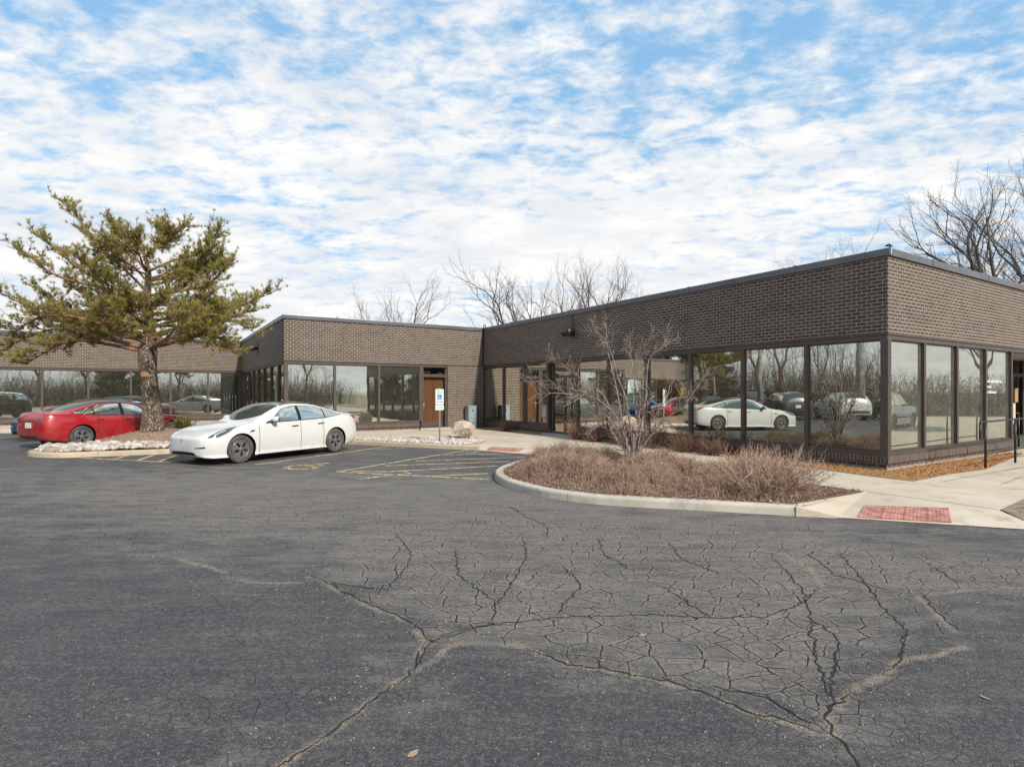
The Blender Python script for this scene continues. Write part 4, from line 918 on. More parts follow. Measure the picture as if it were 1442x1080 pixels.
    t = MB(); q = lin(fxw+r+.07, rxw-r-.07, 20); sh.patch(t, q, [1.02]*20, [1.75 if not sed else 1.5]*20, .004, 4); t.build('sill_shade_trim', M['black'] if not sed else M['dark'], body)  # sedan: dark strip paints the shade on the sill; SUV: black trim
    # mirrors
    for s in (1,-1):
        p = sh.S(1.72 if sed else 1.60, 4.15)*np.array([1,s,1]); t = MB()
        ring = lambda u, w: (p[0]-.02+.055*math.cos(u)*(1 if math.cos(u)<0 else 1.6)*w, p[1]+s*.13, p[2]+.07+.065*math.sin(u)*w)
        G_ = [[(p[0]+.02+k[0], p[1]+s*(.05+.10*0)+s*k[1]+0, p[2]+.055) for _ in range(1)] for k in ((0,0),)]
        rows = []
        for yy, ww in ((.02,.35),(.04,.8),(.09,1.0),(.17,1.0),(.21,.85),(.235,.35)):
            rows.append([(p[0]-.01+(.10 if math.cos(u)>0 else .035)*math.cos(u)*ww, p[1]+s*yy, p[2]+.075+.068*math.sin(u)*ww) for u in lin(0,2*math.pi,17)])
        t.grid(rows, 0, True); t.tube([(p[0],p[1]-s*.03,p[2]-.005),(p[0],p[1]+s*.06,p[2]+.03)], .02, 8, 1)
        mi = t.build('mirror', [body_paint, M['black']], root)
        t = MB(); t.box((p[0]-.052, min(p[1]+s*.06,p[1]+s*.21), p[2]+.025),(p[0]-.046, max(p[1]+s*.06,p[1]+s*.21), p[2]+.125)); t.build('mirror_glass', CARGLASS, mi)
    # lamps
    for s in (1,-1):
        if sed:
            t = MB(); q = lin(.13,.80,16); sh.patch(t, q, np.interp(q,[.13,.3,.55,.80],[3.98,3.66,3.86,4.40]), np.interp(q,[.13,.3,.55,.80],[4.16,4.52,4.62,4.54]), .005, 6, 0, (s,)); hl = t.build('headlight', M['lampglass'], root)
            t = MB(); q = lin(.24,.50,8); sh.patch(t, q, np.interp(q,[.24,.5],[4.0,4.15]), np.interp(q,[.24,.5],[4.22,4.32]), .008, 3, 0, (s,)); t.build('lamp_projector', M['lampbright'], hl)
            t = MB(); ys = lin(.47,.735,9)*s; sh.face(t, ys, [.40]*9, np.interp(np.abs(ys),[.47,.735],[.408,.442]), .006); t.build('fog_lamp', M['dark'], root)
            t = MB(); q = lin(4.30,4.605,10); sh.patch(t, q, np.interp(q,[4.3,4.45,4.6],[4.2,3.86,3.72]), np.interp(q,[4.3,4.6],[4.3,4.25]), .006, 5, 0, (s,)); tl = t.build('tail_light', M['redlamp'], root)
            t = MB(); ys = lin(.36,.66,9)*s; sh.face(t, ys, [.845]*9, [.925]*9, .006, True); t.build('tail_light', M['lampglass'], root)
        else:
            t = MB(); q = lin(.10,.62,12); sh.patch(t, q, np.interp(q,[.1,.62],[3.7,4.1]), np.interp(q,[.1,.62],[4.35,4.3]), .006, 5, 0, (s,)); t.build('headlight', M['lampbright'], root)
            t = MB(); q = lin(4.15,4.52,10); sh.patch(t, q, np.interp(q,[4.15,4.52],[3.95,3.45]), np.interp(q,[4.15,4.52],[4.35,4.45]), .008, 5, 0, (s,)); t.build('tail_light', M['redlamp'], root)
    t = MB(); ys = lin(-.50,.50,21) if sed else lin(-.55,.55,21)
    if sed: sh.face(t, ys, [.232]*21, np.interp(np.abs(ys),[0,.42,.5],[.315,.31,.245]), .006)
    else: sh.face(t, ys, [.42]*21, [.56]*21, .006); sh.face(t, ys, [.66]*21, [.83]*21, .006)
    t.build('grille', M['black'], root)
    if not sed:
        t = MB()
        for k in range(7): sh.face(t, lin(-.47+.14*k,-.37+.14*k,3), [.68]*3, [.81]*3, .012)
        t.build('grille_bars', M['lampbright'], root)
    if sed:
        t = MB(); sh.face(t, lin(-.035,.035,5), [.575,.565,.558,.565,.575], [.592]*5, .014); t.build('badge', M['lampbright'], body)
        t = MB(); ys = lin(-.66,.66,15); sh.face(t, ys, [.30]*15, [.385]*15, .004, True); t.build('rear_valance', M['dark'], root)
        t = MB(); ys = lin(-.40,.40,9); sh.face(t, ys, [.83]*9, [.842]*9, .005, True); t.build('boot_strip', M['dark'], root)
    if rear_plate:
        zc = .70 if sed else .80; t = MB(); xx = L/2-sh.fx(0.1, zc, True)-.012; t.box((xx-.012,-.155,zc-.08),(xx,.155,zc+.08)); t.build('number_plate', M['platewhite'], root)
    if not sed:
        t = MB(); ys = lin(-.8,.8,13); sh.face(t, ys, [.40]*13, [.56]*13, .006, True); t.build('rear_bumper', M['black'], root)
    # floor pan and cabin shade so that no light leaks under the body
    return root
def car_at(name, label, cat, pos, heading, paint_, style='sedan', group=None, **k):
    r = thing(name, label, cat, (pos[0],pos[1],0), math.atan2(heading[1],heading[0]), group); make_car(r, paint_, style, **k); return r
def repaint(src, name, label, cat, pos, heading, old, new, group=None):
    c = copy_tree(src); c.name = name; c.location = (pos[0],pos[1],0); c.rotation_euler = (0,0,math.atan2(heading[1],heading[0])); c['label'] = label; c['category'] = cat
    if group: c['group'] = group
    elif 'group' in c: del c['group']
    for o in [c]+list(c.children_recursive):
        if o.type == 'MESH':
            for i, sl in enumerate(o.material_slots):
                if sl.material == old: sl.link = 'OBJECT'; sl.material = new
    return c
def axle_pos(front, rear, style='sedan'):
    """origin and heading from the two wheel-contact points of the left side (left wheels)"""
    f, r_ = np.array(front), np.array(rear); h = unit(f-r_); n = np.array([-h[1],h[0]])
    mid = (f+r_)/2; return mid-n*.80+h*(-.0325), h
WHITE = paint('white_car_paint', (.60,.60,.585), 0, .14); RED = paint('deep_red_car_paint', (.36,.010,.016), .1, .30); BLUE = paint('blue_car_paint', (.03,.12,.30), .3, .1)
pos, h = axle_pos((-6.50,13.44), (-5.04,15.92))
white_car = car_at('parked_car', 'white sedan parked nose out beside the pine island', 'car', pos, h, WHITE)
hr = unit((.42,.91)); rr = np.array([-13.26,17.2]); rr = rr+np.array([.08,0]); pr = rr+hr*1.4375+np.array([-hr[1],hr[0]])*.80
red_car = repaint(white_car, 'parked_car', 'dusty red sedan parked nose in behind the pine mound', 'car', pr, hr, WHITE, RED)
hb = unit((-.34,-.94)); nose = np.array([-17.15,19.75])
blue_car = repaint(white_car, 'parked_car', 'blue sedan mostly hidden on the far side of the red one', 'car', nose-hb*2.33, hb, WHITE, BLUE)
# the cars across the lot, seen in the mirrored windows
GREY = paint('dark_grey_car_paint', (.07,.075,.085), .4); MAROON = paint('maroon_car_paint', (.10,.012,.02), .3); SILVER = paint('pale_blue_car_paint', (.30,.38,.46), .4); NAVY = paint('black_car_paint', (.012,.014,.02), .2)
row = unit((-.95,.30)); G1 = 'cars parked across the lot'
suv = car_at('parked_suv', 'dark grey sport utility car seen in the mirrored windows, tail towards the lot', 'car', (-19.2,13.2), row, GREY, 'suv', G1)
repaint(suv, 'parked_suv', 'white sport utility car seen in the mirrored windows beside the dark grey one', 'car', (-19.9,10.1), row, GREY, WHITE, G1)
repaint(suv, 'parked_suv', 'maroon sport utility car seen in the mirrored windows, bright grille towards the lot', 'car', (-28.2,15.6), -unit((-.9,.3)), GREY, MAROON, G1)
repaint(suv, 'parked_suv', 'black sport utility car seen in the mirrored windows at the end of the row', 'car', (-20.6,6.9), row, GREY, NAVY, G1)
repaint(white_car, 'parked_car', 'pale blue sedan seen in the mirrored windows behind the white one', 'car', (-29.5,19.0), -unit((-.9,.3)), WHITE, SILVER, G1)
repaint(suv, 'parked_suv', 'pale blue sport utility car seen in the end windows by the entrance', 'car', (24.5,13.5), unit((.9,.4)), GREY, SILVER, G1)
# ================================================================== PLANTS
def sticks(mb, A, B, ra, rb, mat=0):
    """many straight tapered three-sided twigs at once"""
    A = np.asarray(A, float); B = np.asarray(B, float); n = len(A)
    if n == 0: return
    d = B-A; d /= np.linalg.norm(d, axis=1)[:,None]+1e-9
    ref = np.where(np.abs(d[:,2:3]) > .8, np.array([[1.,0,0]]), np.array([[0,0,1.]])); u = np.cross(d, ref); u /= np.linalg.norm(u, axis=1)[:,None]; w = np.cross(d, u)
    ra = np.broadcast_to(ra, (n,))[:,None]; rb = np.broadcast_to(rb, (n,))[:,None]; V = np.empty((n,6,3))
    for k in range(3):
        c, s = math.cos(2.0944*k), math.sin(2.0944*k); o = u*c+w*s; V[:,k] = A+o*ra; V[:,3+k] = B+o*rb
    i = np.arange(n)[:,None]*6; f = np.concatenate([i+np.array([[k,(k+1)%3,3+(k+1)%3,3+k]]) for k in range(3)])
    mb.add(V.reshape(-1,3), f, mat)
def leaves(mb, P, D, L, W, mat=0):
    """thin blades: triangles from P along D"""
    n = len(P); D = D/(np.linalg.norm(D, axis=1)[:,None]+1e-9); r = RNG.normal(size=(n,3)); s = np.cross(D, r); s /= np.linalg.norm(s, axis=1)[:,None]+1e-9
    L = np.broadcast_to(L,(n,))[:,None]; W = np.broadcast_to(W,(n,))[:,None]
    V = np.stack([P-s*W/2, P+s*W/2, P+D*L], 1); mb.add(V.reshape(-1,3), np.arange(3*n).reshape(n,3), mat)
class Grow:
    def __init__(s, seed, sides=6): s.r = np.random.default_rng(seed); s.mb = MB(); s.A=[]; s.B=[]; s.ra=[]; s.rb=[]; s.tips=[]
    def path(s, p, d, L, n, wig, up):
        pts = [np.array(p, float)]; d = unit(d)
        for _ in range(n):
            d = unit(d+s.r.normal(0, wig, 3)+np.array([0,0,up])); pts.append(pts[-1]+d*L/n)
        return np.array(pts), d
    def seg(s, pts, r0, r1):
        rr = np.linspace(r0, r1, len(pts))
        if r0 > .02: s.mb.tube(pts, rr, 8 if r0 > .08 else 5)
        else:
            s.A += list(pts[:-1]); s.B += list(pts[1:]); s.ra += list(rr[:-1]); s.rb += list(rr[1:])
    def branch(s, p, d, L, r, lvl, spread=.6, up=.06, wig=.16, nside=3, rmin=.006):
        pts, dd = s.path(p, d, L, 5 if lvl else 7, wig*.7, up); r1 = r*.66
        s.seg(pts, r, max(r1, rmin*.7))
        if r1 < rmin or L < .18: s.tips.append(pts[-1]); return
        for k in range(2):
            s.branch(pts[-1], s.tilt(dd, spread*s.r.uniform(.5,1.05)), L*s.r.uniform(.62,.86), r1*s.r.uniform(.72,.95), lvl+1, spread, up, wig, nside, rmin)
        for k in range(nside):
            i = s.r.integers(2, len(pts)-1) if len(pts) > 3 else 1
            s.branch(pts[i], s.tilt(pts[i]-pts[i-1], spread*s.r.uniform(1.0,1.7)), L*s.r.uniform(.35,.6), r1*s.r.uniform(.32,.55), lvl+1, spread, up, wig, max(2,nside-1), rmin)
    def tilt(s, d, a):
        d = unit(d); q = s.r.normal(size=3); q -= d*(q@d); return d*math.cos(a)+unit(q)*math.sin(a)
    def twigs(s, pts, r0, r1, n, L, lvl=2, up=.15, spread=.9, rmin=.0025):
        """a hand-placed limb with side twigs"""
        pts = smooth3(pts); s.seg(pts, r0, r1); rr = np.linspace(r0, r1, len(pts))
        for _ in range(n):
            i = min(len(pts)-2, int((s.r.random()**.8)*.9*len(pts)+.1*len(pts))); d = pts[i+1]-pts[i]
            s.sub(pts[i], s.tilt(d, spread*s.r.uniform(.6,1.2))+np.array([0,0,up]), L*s.r.uniform(.5,1.2), max(rmin, rr[i]*.5), lvl, up, spread, rmin)
    def sub(s, p, d, L, r, lvl, up, spread, rmin):
        pts, dd = s.path(p, d, L, 4, .22, up*.4); s.seg(pts, r, max(rmin, r*.5)); s.tips.append(pts[-1])
        if lvl > 0:
            for _ in range(4):
                i = s.r.integers(1, 5); s.sub(pts[min(i,4)], s.tilt(pts[min(i,4)]-pts[min(i,4)-1], spread*s.r.uniform(.5,1.1)), L*s.r.uniform(.4,.7), max(rmin, r*.6), lvl-1, up, spread, rmin)
    def flush(s, mat=0): sticks(s.mb, s.A, s.B, np.array(s.ra), np.array(s.rb), mat); return s.mb
def smooth3(pts, n=5):
    pts = np.asarray(pts, float); P = np.vstack([2*pts[0]-pts[1], pts, 2*pts[-1]-pts[-2]]); out = []
    for i in range(1, len(P)-2):
        p0,p1,p2,p3 = P[i-1:i+3]
        for t in np.arange(n)/n: out.append(.5*((2*p1)+(-p0+p2)*t+(2*p0-5*p1+4*p2-p3)*t*t+(-p0+3*p1-3*p2+p3)*t**3))
    out.append(P[-2]); return np.array(out)

# ---- the pine on the mound
def build_pine():
    bx, by = -10.98, 17.25; bz = pine_h(bx, by)-.03
    t = thing('pine_tree', 'spreading pine with a thick plated trunk on the mulch mound beside the white car', 'tree', (bx,by,bz))
    rng = np.random.default_rng(11)
    tr = np.array([(0,0,-.05),(0,0,.06),(-.01,0,.5),(-.06,0,1.2),(-.14,0,1.9),(-.15,0,2.4),(-.12,.02,2.9),(-.16,.05,3.5),(-.20,.05,4.2),(-.12,0,4.7),(-.2,.05,5.1),(-.3,0,5.5)])
    rad = np.array([.36,.315,.27,.235,.225,.245,.17,.14,.11,.085,.06,.035])
    k = np.linspace(0, len(tr)-1, 60); P = np.stack([np.interp(k, range(len(tr)), tr[:,c]) for c in range(3)], 1); rr = np.interp(k, range(len(tr)), rad)
    m = MB(); th = np.linspace(0, 2*math.pi, 41)
    from mathutils import noise as mn
    G_ = []
    for p, r in zip(P, rr):
        row = []
        for a in th:
            f = mn.fractal(Vector((math.cos(a)*2.6, math.sin(a)*2.6, p[2]*1.1)), 1.0, 2.0, 4); fl = 1+.22*max(0,.5-p[2])*(math.cos(5*a)*.5+.5)
            row.append((p[0]+r*math.cos(a)*(1+.07*f)*fl, p[1]+r*math.sin(a)*(1+.07*f)*fl, p[2]))
        G_.append(row)
    m.grid(G_, 0, True); trunk = m.build('trunk', M['pinebark'], t)
    c = MB(); c.lathe([(0,.03),(.075,.03),(.10,.02),(.115,-.08)], 16, lambda r,h,cs,sn: (-.12+.13*.1+r*cs*1.0, -.25-h, 1.72+r*sn*.9)); c.build('branch_scar', plain('cut_pine_wood', (.50,.26,.12), .8, 0, .3, 20), trunk)
    tgt = [(-2.25,7.25,3.9),(-1.37,6.85,4.6),(-3.66,5.65,3.5),(-3.0,6.1,3.7),(-4.4,4.7,3.0),(-5.0,4.45,2.9),(-3.3,3.7,2.7),(-4.3,2.9,2.45),(-3.3,2.55,2.4),(-2.4,2.95,2.4),(1.79,6.85,4.6),(.8,6.75,4.9),(2.22,5.9,4.1),(2.88,5.2,3.6),(3.85,4.55,3.4),(3.6,3.85,3.0),(2.9,2.95,2.6),(2.5,2.6,2.5),(1.75,3.9,3.2),(-.17,6.75,5.0),(-.72,6.1,4.3),(-1.8,5.2,3.8),(-1.15,4.1,3.3),(1.24,4.95,3.8),(.7,4.1,3.2),(-2.6,4.6,3.2),(2.4,4.2,3.0),(-4.1,3.9,2.8)]
    A = []; 
    for x, z, z0 in tgt: A.append((x*(.90 if x < 0 else .84), rng.uniform(-.9,.9), 2.3+(z-2.3)*.88, 2.45+(z0-2.4)*1.05+rng.uniform(0,.5)))
    for x, z, z0 in [(-4.7,2.25,2.5),(-3.6,2.05,2.4),(3.3,3.0,2.75),(2.5,2.4,2.5)]: A.append((x, rng.uniform(-.8,.8), z, z0))
    for k in range(15):
        a = rng.uniform(0, 2*math.pi); z = rng.uniform(3.3,5.7); rad_ = rng.uniform(1.0,3.2)*(1.15-.12*(z-3.5)); A.append((rad_*math.cos(a)*.9-.1, rad_*math.sin(a), z, max(2.5, z-rad_*rng.uniform(.3,.7))))
    g = Grow(3); TP = []; TD = []
    for n_, (x, y, z, z0) in enumerate(A):
        s0 = np.array([np.interp(z0, tr[:,2], tr[:,0]), 0, z0]); e = np.array([x, y, z]); hd = np.hypot(x-s0[0], y)
        c1 = s0+(e-s0)*.33+np.array([0,0,.10*hd if z < 3.2 else -.05*hd]); c2 = s0+(e-s0)*.68+np.array([rng.normal(0,.12),rng.normal(0,.15),(.16*hd if z < 3.2 else -.10*hd)])
        pts = smooth3([s0,c1,c2,e], 7); r0 = min(.075, .018+.014*hd) if z < 4 else .024+.010*hd
        g.mb.tube(pts, np.linspace(r0, .012, len(pts)), 7)
        N = len(pts)
        for i in range(int(N*.32), N):
            fr = i/N
            for _ in range(2 if fr < .6 else 3):
                d = unit(pts[min(i+1,N-1)]-pts[max(i-1,0)]); a = rng.uniform(.5,1.3)*rng.choice((-1,1)); dd = np.array([d[0]*math.cos(a)-d[1]*math.sin(a), d[0]*math.sin(a)+d[1]*math.cos(a), d[2]*.4+rng.uniform(-.08,.28)])
                L = rng.uniform(.35,.95)*(1.1-.45*fr); tw, q = g.path(pts[i], dd, L, 5, .16, .07); g.seg(tw, .011, .005)
                for j in range(2, 6):
                    TP.append(tw[j]); TD.append(tw[j]-tw[j-1]+np.array([0,0,.03]))
                    for _ in range(2):
                        st, q2 = g.path(tw[j], unit(tw[j]-tw[j-1])+rng.normal(0,.6,3)*np.array([1,1,.6])+np.array([0,0,.22]), rng.uniform(.10,.26), 2, .15, .1); g.seg(st, .006, .004)
                        for w in st[1:]: TP.append(w); TD.append(st[-1]-st[0])
        for i in range(N-3, N): TP.append(pts[i]); TD.append(pts[-1]-pts[-3])
    g.flush().build('limbs', M['limb'], trunk)
    TP = np.array(TP); TD = np.array(TD); kp = rng.random(len(TP)) < .27; TP = TP[kp]; TD = TD[kp]; TD /= np.linalg.norm(TD, axis=1)[:,None]+1e-9; K = 20
    P = np.repeat(TP, K, 0)+rng.normal(0,.016,(len(TP)*K,3)); D = np.repeat(TD, K, 0)*.7+rng.normal(0,.5,(len(TP)*K,3))+np.array([0,0,.25])
    m = MB(); leaves(m, P, D, rng.uniform(.07,.13,len(P)), rng.uniform(.009,.016,len(P))); m.build('crown', M['needles'], t)
    return t
PINE = build_pine()

# ---- bare trees behind the building
def bare_tree(name, label, loc, h, seed, spread=.5, forks=3, trunk=.35, lean=(0,0), mat='treebark', group=None, r=None, nside=3, up=.04, rmin=.0075, cat='tree'):
    g = Grow(seed); t = thing(name, label, cat, loc, 0, group); r = r or h*.0125
    p, d = g.path((0,0,-.1), (lean[0],lean[1],1), h*trunk, 6, .04, .02); m = MB(); m.tube(p, np.linspace(r*1.25, r*.92, len(p)), 10); tk = m.build('trunk', M[mat], t)
    for k in range(forks):
        a = 2*math.pi*(k+g.r.uniform(-.25,.25))/forks+seed; s = spread*g.r.uniform(.7,1.15); dd = unit(d)+np.array([math.cos(a)*s, math.sin(a)*s, .0])
        g.branch(p[-1]-unit(d)*g.r.uniform(0,h*.05), dd, h*g.r.uniform(.20,.28), r*g.r.uniform(.6,.8), 1, .5, up, .17, nside, rmin)
    mb = g.flush(); zt = max(v[:,2].max() for v in mb.V); o = mb.build('crown', M[mat], t)
    sc = h/zt; t.scale = (sc,sc,sc); return t
GB = 'bare trees behind the roof'
def back_tree(px, D, h, seed, label, **k): return bare_tree('bare_tree', label, ((px)*D/795, D, 0), h, seed, group=GB, **k)
back_tree(-195, 56, 12.9, 21, 'small bare tree leaning left over the middle roof', lean=(-.06,0), spread=.36)
back_tree(-168, 60, 13.2, 27, 'slim bare tree between two others over the middle roof', lean=(.05,0), spread=.4, forks=2)
back_tree(-149, 56, 14.0, 22, 'taller bare tree with a straight stem over the middle roof', spread=.34)
back_tree(34, 52, 14.2, 23, 'bare tree with a leaning trunk, leftmost over the inner corner', lean=(-.26,0), spread=.42, r=.22, nside=4)
back_tree(50, 54, 15.2, 24, 'spreading bare tree with two thick stems over the long wall', spread=.6, forks=4, nside=4)
back_tree(62, 58, 14.5, 28, 'narrow bare tree squeezed between the spreading one and the round topped one', spread=.45, forks=2)
back_tree(116, 52, 15.7, 25, 'round topped bare tree with dense fine twigs over the long wall', spread=.55, forks=5, trunk=.5, nside=4)
back_tree(137, 56, 13.6, 26, 'low bare tree leaning right above the long wall coping', lean=(.45,0), spread=.5)
back_tree(-62, 60, 9.2, 29, 'tiny bare twigs showing just above the inner corner', spread=.3, forks=2, r=.1)
back_tree(480, 46, 15.0, 31, 'pale small bare tree above the near corner of the roof', spread=.5, mat='treebark_pale')
back_tree(705, 33, 16.2, 36, 'huge dark bare tree with two heavy trunks over the right wall', spread=.55, forks=5, trunk=.26, r=.27, nside=4)
back_tree(735, 36, 18.5, 34, 'tall bare tree at the right edge, half out of the picture', spread=.55, forks=3, trunk=.4, lean=(.12,0), r=.26, nside=4)

# ---- trees, thicket and poles across the lot (they show in the mirrored windows)
GR = 'bare trees across the lot'; LB = 'bare tree standing across the lot, seen only in the mirrored windows'
src = [bare_tree('bare_tree', LB, (-46,4,0), 12, 41, .5, 4, .3, nside=3, rmin=.014, group=GR), bare_tree('bare_tree', LB, (-44,14,0), 13, 42, .45, 3, .35, rmin=.014, mat='treebark_pale', group=GR)]
spots = [(-48,22),(-45,30),(-50,38),(-47,47),(-52,-4),(-49,10),(-44,55),(-54,16),(-53,28),(-47,-12),(-56,43),(-12,-30),(-4,-33),(3,-29),(10,-32),(17,-30),(24,-33),(31,-29),(-20,-34),(-28,-31),(-36,-28),(38,-26),(52,4),(55,15),(58,26),(50,-8),(62,36)]
for i, (x, y) in enumerate(spots):
    c = copy_tree(src[i % 2]); c.location = (x, y, 0); c.rotation_euler = (0,0,i*1.3); s_ = c.scale[0]*(.8+.35*((i*7) % 5)/4); c.scale = (s_,s_,s_)
GP = 'evergreens across the lot'
def far_evergreen():
    t = thing('evergreen_tree', 'dense evergreen across the lot, seen only in the mirrored windows', 'tree', (-43,20,0), 0, GP); rng = np.random.default_rng(9)
    m = MB(); m.tube([(0,0,0),(0,0,8.5)], [.2,.03], 8); m.build('trunk', M['treebark'], t)
    n = 9000; z = rng.beta(1.2,1.6,n)*8.2+.6; R_ = (9.2-z)*.34*np.sqrt(rng.random(n))*(.75+.25*np.sin(z*5)); a = rng.random(n)*6.283
    P = np.stack([R_*np.cos(a), R_*np.sin(a), z],1); D = np.stack([np.cos(a), np.sin(a), rng.normal(-.1,.4,n)],1)+rng.normal(0,.3,(n,3)); m = MB(); leaves(m, P, D, rng.uniform(.25,.5,n), rng.uniform(.06,.14,n)); m.build('crown', M['darkneedles'], t); return t
ev = far_evergreen()
for x, y, s_ in ((-45,26,1.15),(-46,50,1.0),(9,-24,1.1),(14,-26,.9),(-7,-27,1.0),(-16,-28,1.2),(47,-14,1.0)):
    c = copy_tree(ev); c.location = (x,y,0); c.scale = (s_,s_,s_)
def thicket(name, line, n, hmax, depth, label, mat='thicket', leaf=1):
    rng = np.random.default_rng(n); L = smooth_line(line, 1.0); m = MB(); i = rng.integers(0, len(L)-1, n); t = rng.random(n)[:,None]; P = L[i]*(1-t)+L[i+1]*t+rng.normal(0, depth, (n,2))
    h = hmax*rng.uniform(.45,1.0,n); A = np.column_stack([P, np.zeros(n)]); B = A+np.column_stack([rng.normal(0,.22,n)*h, rng.normal(0,.22,n)*h, h]); sticks(m, A, B, .016, .006)
    for k in range(5):
        f = rng.uniform(.25,.95,n)[:,None]; Q = A*(1-f)+B*f; l = rng.uniform(.4,1.2,n)[:,None]; D = rng.normal(0,.6,(n,3))+np.array([0,0,.6]); sticks(m, Q, Q+D*l*.7, .009, .004)
    f = rng.random((n*3,1)); ii = rng.integers(0,n,n*3)
    if leaf: leaves(m, A[ii]*(1-f)+B[ii]*f+rng.normal(0,.25,(n*3,3)), rng.normal(0,1,(n*3,3)), .22, .09)
    o = m.build(name, M[mat]); kind(o, 'stuff'); tag(o, label, 'thicket')
thicket('thicket', [(-37,-14),(-36,2),(-36.5,14),(-36,26),(-38,40),(-40,56)], 4600, 4.2, 1.4, 'brown leafless thicket across the lot, seen in the mirrored windows')
thicket('hedge', [(-34,-24),(-20,-26),(-4,-25),(12,-26),(28,-24),(40,-20)], 4200, 3.5, 1.3, 'bare brown hedge behind the lot, seen in the mirrored windows')
thicket('hedge', [(46,-10),(44,2),(46,14),(50,26)], 2000, 3.2, 1.2, 'bare brown hedge past the entrance, seen in the end windows')
thicket('tall_thicket', [(-41,-14),(-40,2),(-40.5,14),(-40,26),(-42,40),(-44,56)], 2600, 7.5, 1.6, 'grey leafless young trees behind the brown thicket, seen in the mirrored windows', 'greytwigs', 0)
thicket('tall_thicket', [(-34,-29),(-20,-31),(-4,-30),(12,-31),(28,-29),(40,-26)], 2000, 6.0, 1.6, 'grey leafless young trees behind the rear hedge, seen in the mirrored windows', 'greytwigs', 0)
def pole(loc, h, r, label, lean=(0,0)):
    t = thing('utility_pole', label, 'pole', (*loc,0)); m = MB(); m.tube([(0,0,0),(lean[0]*h,lean[1]*h,h)], [r,r*.8], 12, 0, True); m.build('post', plain('weathered_pole', (.36,.34,.31), .85, 0, .2, 3), t)
    m = MB(); m.box((lean[0]*h-.9,lean[1]*h-.06,h-.7),(lean[0]*h+.9,lean[1]*h+.06,h-.55)); m.build('crossarm', M['treebark'], t)
pole((-26.5,15.0), 10, .19, 'pale thick pole beside the maroon car, seen in the mirrored windows'); pole((-23.5,8.6), 9, .30, 'widest pale pole, behind the white sport utility car in the mirrored windows'); pole((-33,19), 10, .12, 'thin leaning pole in front of the evergreens in the mirrored windows', (.06,.0)); pole((-2,-20), 9, .18, 'slanting pale pole behind the lot, mirrored in the far windows', (.22,0))

# ---- bare ornamental shrub in the island
def build_shrub_tree():
    bx, by = 2.55, 11.9; bz = bed_h(bx, by)-.03; t = thing('bare_shrub', 'tall bare many-stemmed ornamental shrub with pale grey branches in the kerbed island', 'shrub', (bx,by,bz)); g = Grow(8)
    k = .0140
    def q(x, y, d=0): return ((x-890)*k*(1+d/11.9), d, (655-y)*k)
    st = [([(884,650),(880,630),(862,584),(828,556),(800,551),(765,548),(733,550)], -.5, .034, 34),([(882,650),(867,605),(838,562),(816,527),(790,505),(770,490)], .3, .026, 24),([(888,650),(886,603),(877,555),(865,523),(853,485),(838,463),(826,452)], -.2, .03, 26),
          ([(893,650),(901,613),(901,574),(893,492),(889,472)], .4, .028, 22),([(897,650),(905,625),(934,588),(960,568),(982,536),(992,524)], -.4, .034, 30),([(895,650),(902,600),(910,555),(915,499),(935,480),(960,463)], .1, .027, 24),([(889,650),(880,600),(872,540),(862,480),(860,438)], .7, .022, 20),
          ([(886,650),(860,615),(842,590),(830,590),(812,600)], -.9, .02, 16),([(893,650),(920,600),(950,560),(962,520)], .9, .02, 18),([(890,650),(845,560),(800,540),(775,528),(750,530)], .9, .022, 24),([(890,650),(895,560),(880,500),(905,470)], -.9, .02, 20),([(885,650),(850,570),(820,540),(790,555),(770,565)], -1.1, .018, 18)]
    for pts, dep, r, n in st:
        N = len(pts); P = [np.array(q(x, y, dep*min(1,(i/(N-1))*1.3))) for i, (x, y) in enumerate(pts)]; g.twigs(P, r*.8, .005, n+4, .36, 1, .12, .95, .0026)
    # cut stubs among the stems
    for a in np.linspace(0,5.5,7): g.mb.tube([(.08*math.cos(a),.08*math.sin(a),0),(.20*math.cos(a),.2*math.sin(a),.5+.15*math.sin(a*3))], [.022,.016], 6, 0, True)
    g.flush().build('branches', M['shrubbark'], t)
build_shrub_tree()

# ---- twiggy ground cover of the island
def rand_in(poly, n, rng):
    poly = np.asarray(poly); lo, hi = poly.min(0), poly.max(0); out = np.zeros((0,2))
    while len(out) < n:
        p = rng.uniform(lo, hi, (n*2,2)); out = np.vstack([out, p[inside(p[:,0], p[:,1], poly)]])
    return out[:n]
def cover(name, poly, n, hfun, seed, mat, label, r=.0029, base=bed_h, lean=.28):
    rng = np.random.default_rng(seed); P = rand_in(poly, n, rng); h = hfun(P[:,0], P[:,1])*rng.uniform(.55,1.1,n); ok = h > .05; P = P[ok]; h = h[ok]; n = len(P)
    A = np.column_stack([P, base(P[:,0],P[:,1])-.02]); m = MB(); cl = np.stack([np.sin(P[:,0]*3.1+P[:,1]*1.7), np.cos(P[:,1]*2.7-P[:,0]*1.3)],1)*.16
    M1 = A+np.column_stack([(rng.normal(0,lean*.7,(n,2))+cl*.5)*h[:,None]*.5, h*.5]); B = M1+np.column_stack([(rng.normal(0,lean,(n,2))+cl)*h[:,None]*.6, h*.5])
    sticks(m, A, M1, r*1.25, r); sticks(m, M1, B, r, r*.5)
    for k in range(5):
        f = rng.uniform(.15,1,n)[:,None]; Q = M1*(1-f)+B*f; D = np.column_stack([rng.normal(0,.55,(n,2)), rng.uniform(.1,.9,n)])*h[:,None]*rng.uniform(.25,.6,(n,1)); sticks(m, Q, Q+D, r*.75, r*.4)
    o = m.build(name, mat); kind(o, 'stuff'); o['label'] = label; o['category'] = 'ground cover'; return o
